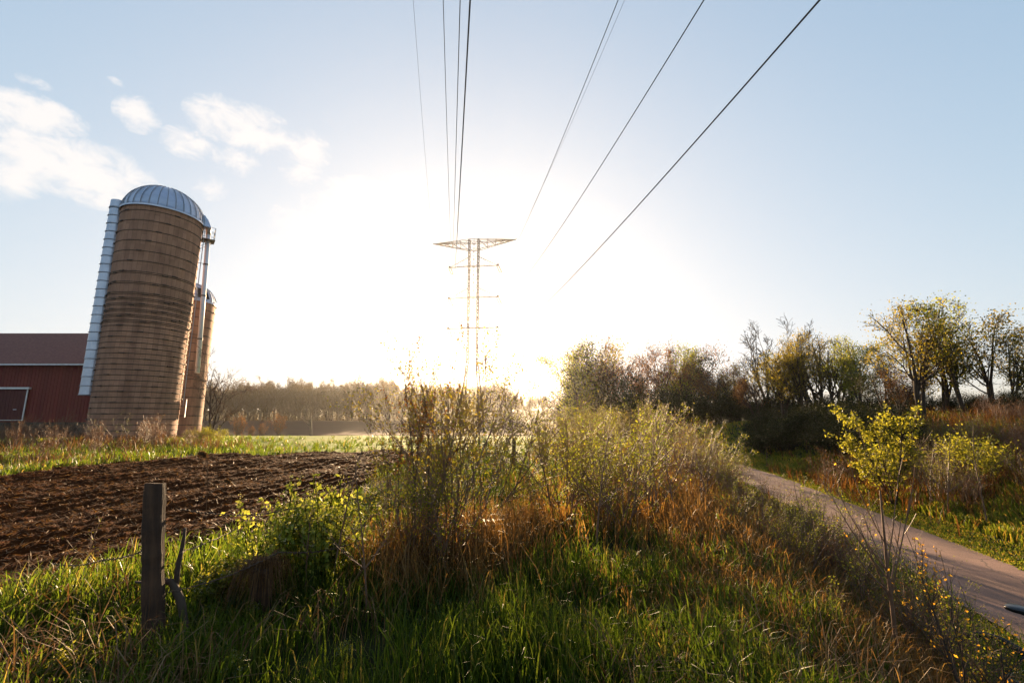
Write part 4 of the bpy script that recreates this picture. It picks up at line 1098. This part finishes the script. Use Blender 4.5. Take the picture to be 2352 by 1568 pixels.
# pinkish dead stems at the field's near edge
for (px, y_, s_, lab) in ((185, 4.6, .40, 'branched pale dead weed at the near edge of the ploughed field, left of the post'), (330, 4.6, .34, 'dead weed stems just left behind the thick post'), (590, 4.9, .36, 'dead weed stems before the field right of the post'), (670, 5.6, .34, 'thin dead weed in the field edge, behind the white-flowered weed')):
    pl(SAP, px, y_, s_, lab, px, 'dead weeds by the field')

# ================================================================== RIGHT BANK
BANKD = []
for i in range(52):
    px = rb.uniform(1960, 2400); y_ = rb.uniform(11, 22); x_ = X_at(px, y_, .5)
    if x_ - path_x(y_) < 3.2: continue
    pl(rb.choice([E_, E_, D_, B_]), px, y_, rb.uniform(.6, 1.05), 'brown scrubby bush among many covering the right bank', rb.uniform(0, 6), 'scrub on the right bank')
MAP = make_tree('young_tree', 71, 3.2, [(12, .10, 1, .62, .48, .10), (6, .2, 1, .6, .4, .06), (4, .2, 1, .6, .4, .05)], 4200, .11, [M['bark'], M['leaf_yellow']], '', 'tree', trunks=3, trunk_h=.85, r0=.03, wob=.06, jit=.05, sides=6, spread=.2, extra_levels=(1, 2))
s_ = spot(2055, 15.3)
place(MAP, s_, s=.92, label='yellow-green young tree standing right of the path in front of the dark hedge')
RND = make_tree('round_shrub', 72, 1.5, [(8, .2, 1, .8, .6, .08), (6, .2, 1, .7, .5, .05)], 2600, .06, [M['bark'], M['leaf_yellow']], '', 'shrub', trunks=3, trunk_h=.6, r0=.02, wob=.06, jit=.06, spread=.3, extra_levels=(1, 2))
place(RND, spot(2235, 14.5), s=1.15, label='rounded bright green shrub on the bank below the tall right trees')
pl(E_, 1908, 17.5, 1.25, 'narrow rust-red dead shrub at the foot of the dark hedge', 0, None)
pl(SAP, 2270, 12, 1.6, 'pale thin-stemmed sapling on the right bank below the round green shrub', 0, None)
pl(SAP, 2180, 13, 1.5, 'slim dark sapling on the grassy bank beyond the path', 2, None)
pl(F_, 2150, 14.2, 1.0, 'leafy sapling just right of the yellow-green young tree', 2, None)
pl(SAP, 1762, 27, .9, 'tiny leafy sapling on the verge at the right side of the path', 1, None)

# tree line on the right
def big_tree(seed, H, leafn, lm, leafs=.12, bark='bark_dark', trunks=2, spread=.16, th=.55, tw=(7, 6, 5), ang=.6):
    return make_tree('tree', seed, H, [(tw[0], .16, 1, ang, .62, .07), (tw[1], .25, 1, ang, .5, .05), (tw[2], .2, 1, .6, .5, .04)], leafn, leafs, [M[bark], M[lm]], '', 'tree', trunks=trunks, trunk_h=th, r0=H * .012, wob=.13, jit=.20, sides=6, spread=spread, extra_levels=(1, 2))
T1 = big_tree(81, 7.2, 5200, 'leaf_gold', .13, trunks=3, spread=.12)
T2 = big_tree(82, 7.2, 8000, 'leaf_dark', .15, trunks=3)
T3 = big_tree(83, 7.2, 5200, 'leaf', .13, trunks=2, spread=.12)
T4 = big_tree(84, 7.2, 7000, 'brown_leaf', .12, trunks=3, tw=(8, 7, 6))
T5 = big_tree(85, 7.2, 0, 'leaf', trunks=2, spread=.08, tw=(9, 7, 6), ang=.42)
T6 = big_tree(86, 6.2, 1900, 'leaf_gold', .15, trunks=2, spread=.16, tw=(6, 5, 5), ang=.7)
def tree(root, px, y, top_px, label, rz=0, wide=None, group='trees along the right of the path'):
    g = spot(px, y)
    # crown height from the elevation of its top
    k = (784 - top_px) / 1013
    zt = CAM_Z + y * (k * CP + SP) / (CP - k * SP)
    s = (zt - g.z) / root['_h']
    return place(root, g, s=(wide or s), sz=s, label=label, rz=rz, group=group, cat='tree')
tree(T3, 1338, 74, 805, 'leafy olive tree at the left end of the right tree line', 0)
tree(T2, 1375, 78, 800, 'dark leafy tree second from the left in the tree line', 1)
tree(T6, 1410, 82, 808, 'thin crowned tree among the left group of the tree line', 2)
tree(T4, 1450, 80, 812, 'brown twiggy tree in the gap between two leafy trees', 0)
tree(T4, 1495, 76, 805, 'twiggy tree with dark limbs left of the round dark-leaved tree', 3)
tree(T1, 1800, 44, 792, 'golden crowned tree just behind the second tall bare tree', 1.2)
tree(T1, 1885, 42, 776, 'highest golden crown in the middle of the tree line', 5.1)
tree(T3, 1955, 40, 788, 'olive tree filling the middle tree line, behind the rounded dark one', 2.6)
tree(T4, 1530, 84, 815, 'hazy brown tree behind the forked black trunk', 2)
tree(T2, 1320, 80, 850, 'small dark tree at the low left end of the tree line', 3)
tree(T4, 1430, 86, 818, 'fine-twigged brown tree deep in the left group', 5)
tree(T1, 1700, 55, 845, 'olive-gold tree under the bare tall branches', 3)
tree(T3, 1790, 50, 822, 'dark green tree between the bare and the golden crowns', 3)
tree(T3, 1565, 72, 803, 'round-topped dark-leaved tree with a forked black trunk', 2)
tree(T2, 1600, 74, 825, 'low dark tree right of the forked black trunk', 4)
tree(T4, 1645, 68, 850, 'brown twiggy tree in the dip of the tree line', 1)
tree(T4, 1685, 62, 838, 'rust brown bare-twigged tree left of the tall bare one', 5)
tree(T5, 1765, 58, 752, 'tall bare tree with fanned upright branches, above the others', 0)
tree(T5, 1830, 54, 745, 'second tall bare tree behind the golden-leaved crown', 2)
tree(T4, 1740, 48, 850, 'brown twiggy tree below the tall bare branches', 4)
tree(T1, 1850, 42, 782, 'golden green crowned tree in the middle of the tree line', 0)
tree(T1, 1925, 38, 790, 'golden tree beside the middle crown, slightly right', 2.2)
tree(T3, 1985, 34, 785, 'dark rounded tree right of the golden crowns', 4)
tree(T2, 2030, 30, 820, 'small dark tree in the low notch before the tallest right trees', 5)
tree(T4, 2065, 27, 850, 'thin twiggy tree left of the tallest right tree', 2)
tree(T1, 2125, 24, 712, 'tall golden-leaved tree, left one of the tallest pair', 3.3)
tree(T3, 2175, 25, 702, 'tallest tree at right with airy leafy crown', 1)
tree(T6, 2215, 24, 698, 'airy tall tree with dark forked trunk right of the tallest crown', 0)
tree(T6, 2285, 24, 735, 'spreading airy tree near the right edge', 2)
tree(T6, 2335, 22, 765, 'small pink-lit tree at the right edge', 4)
tree(T6, 2400, 23, 760, 'tree cut by the right edge of the view', 1)
# dark hedge under the trees
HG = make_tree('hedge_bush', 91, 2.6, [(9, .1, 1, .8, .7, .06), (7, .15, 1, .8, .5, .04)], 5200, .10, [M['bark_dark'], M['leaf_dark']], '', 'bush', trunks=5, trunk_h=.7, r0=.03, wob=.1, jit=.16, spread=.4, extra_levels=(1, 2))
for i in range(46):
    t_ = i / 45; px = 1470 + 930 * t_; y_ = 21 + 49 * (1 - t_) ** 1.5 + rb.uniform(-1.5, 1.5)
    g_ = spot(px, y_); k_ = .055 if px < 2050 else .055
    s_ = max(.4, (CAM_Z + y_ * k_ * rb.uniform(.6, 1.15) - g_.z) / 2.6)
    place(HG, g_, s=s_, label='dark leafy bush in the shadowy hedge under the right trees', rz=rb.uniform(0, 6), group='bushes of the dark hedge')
for i in range(26):
    t_ = i / 25; px = 1740 + 330 * t_; y_ = 33 - 13 * t_ + rb.uniform(-1, 2)
    if spot(px, y_).x - path_x(y_) < 2.3: continue
    pl(HG, px, y_, rb.uniform(.7, .95), 'dark low bush at the front of the shadowy hedge', rb.uniform(0, 6), 'front bushes of the dark hedge')

# ================================================================== LEFT: tree and weeds by the silos
BT = make_tree('bare_tree', 101, 5.2, [(9, .15, 1, .75, .75, .02), (7, .2, 1, .6, .5, .02), (6, .2, 1, .6, .5, .0)], 500, .05, [M['bark'], M['brown_leaf']], '', 'tree', trunks=2, trunk_h=.62, r0=.07, wob=.12, jit=.05, spread=.22, lean=.15, extra_levels=(1,))
place(BT, spot(478, 27.0), s=.86, sz=.98, label='bushy bare tree with reddish twigs right beside the small silo', rz=.5)
for (px, y_, s_) in ((470, 26, .62), (500, 26.5, .55), (440, 27, .5)):
    pl(RND, px, y_, s_ * 1.1, {470: 'green shrub at the foot of the bare tree by the silo', 500: 'low green shrub right of the bare tree by the silo', 440: 'small green shrub between the silo and the bare tree'}[px], px)
for i in range(30):
    px = rb.uniform(-20, 470); y_ = rb.uniform(22, 28) if px > 180 else rb.uniform(20, 29)
    pl(rb.choice([E_, E_, SAP]), px, y_, rb.uniform(.8, 1.35), 'dead rust coloured weed in the row before the barn and silos', rb.uniform(0, 6), 'dead weeds before the barn and silos')
pl(E_, 90, 16.0, .95, 'bushy rust-orange dead weed in the grass before the barn door', 0, None)
pl(E_, 218, 18.0, .75, 'short orange dead weed in the grass below the big silo', 2, None)

# far field trees
FT = make_tree('bare_tree', 111, 9.0, [(10, .25, 1, .85, .85, .0), (7, .25, 1, .6, .5, .02), (6, .2, 1, .6, .5, .0)], 0, .1, [M['far_bark'], M['leaf']], '', 'tree', trunks=1, trunk_h=.5, r0=.28, wob=.1, sides=6)
place(FT, spot(714, 97), s=.95, label='lone spreading bare tree at the foot of the ploughed hillside')
FB = make_tree('bare_shrub', 112, 5.0, [(10, .1, 1, .5, .6, .05), (7, .15, 1, .6, .5, .05)], 700, .25, [M['far_bark'], M['brown_leaf']], '', 'shrub', trunks=9, trunk_h=.7, r0=.06, wob=.08, spread=.35)
place(FB, spot(640, 95), s=.95, label='bare reddish bush left of the lone spreading tree', rz=0)
place(FB, spot(600, 92), s=.62, label='low dark round bush in the hedgerow beyond the crop field', rz=2)
place(FB, spot(575, 90), s=.5, label='smallest bush at the left end of the far hedgerow', rz=4)
place(FB, spot(545, 88), s=.9, label='bush behind the twigs of the tree by the silo', rz=4)

# far wood
FW = [make_tree('wood_tree', 120 + i, 15.0, [(11, .2, 1, .6, .6, .05), (8, .25, 1, .55, .5, .04), (8, .2, 1, .55, .5, .02)], 2600, .34, [M['far_bark'], M['far_leaf']], '', 'tree', trunks=1 if i % 2 else 2, trunk_h=.6, r0=.30, wob=.1, jit=.3, sides=5, spread=0 if i % 2 else .1) for i in range(5)]
for row, (yy, n, hmin, hmax) in enumerate(((186, 46, .85, 1.1), (196, 46, 1.0, 1.22), (208, 42, 1.12, 1.32))):
    for i in range(n):
        px = 430 + (1180 - 430) * (i + rb.uniform(.1, .9)) / n
        sc_ = rb.uniform(hmin - .12, hmax) * (1.0 if px < 900 else .86)
        sc_ *= .92 if px < 560 else 1
        place(FW[rb.randrange(5)], spot(px, yy + rb.uniform(-4, 4)), s=sc_, rz=rb.uniform(0, 6), label='hazy bare tree among many in the far wood beyond the ploughed hillside', group='trees of the far wood')
for i in range(40):
    px = 1130 + 300 * i / 39 + rb.uniform(-5, 5)
    place(FW[rb.randrange(5)], spot(px, 250 + rb.uniform(-15, 15)), s=rb.uniform(.62, .8), rz=rb.uniform(0, 6), label='hazy low tree of the farthest wood right of the pylon', group='trees of the farthest wood')
# undergrowth of the far wood, one mass
rg = np.random.RandomState(77); n = 34000
yy = rg.uniform(184, 214, n); px = rg.uniform(425, 1200, n); xx = X_at(px, yy); zz = height(xx, yy) + rg.uniform(0, 1, n) ** 1.5 * 10
v, q = leaves(rg, np.stack([xx, yy, zz], 1), .55)
tag(obj('undergrowth', np_mesh('undergrowth', v, [q]), M['far_leaf']), 'brown undergrowth filling the foot of the far wood', 'undergrowth', kind='stuff')

# remove prototypes that were never placed
for o in list(C.objects):
    if o.type == 'EMPTY' and o.get('label') == '' :
        for ch in list(o.children): bpy.data.objects.remove(ch)
        bpy.data.objects.remove(o)

# ================================================================== HAZE
def haze_mat():
    m = bpy.data.materials.new('haze_air'); m.use_nodes = True; t = m.node_tree
    for n in list(t.nodes): t.nodes.remove(n)
    o = t.nodes.new('ShaderNodeOutputMaterial'); p = t.nodes.new('ShaderNodeVolumePrincipled')
    p.inputs['Color'].default_value = (.96, .93, .88, 1); p.inputs['Density'].default_value = .00012; p.inputs['Anisotropy'].default_value = .82
    t.links.new(p.outputs[0], o.inputs['Volume']); return m
m = MB(); m.box((0, 1100, 26), (3300, 2700, 74))
tag(m.build('haze', haze_mat(), None), 'warm evening haze between the camera and the far wood', 'haze', kind='stuff')
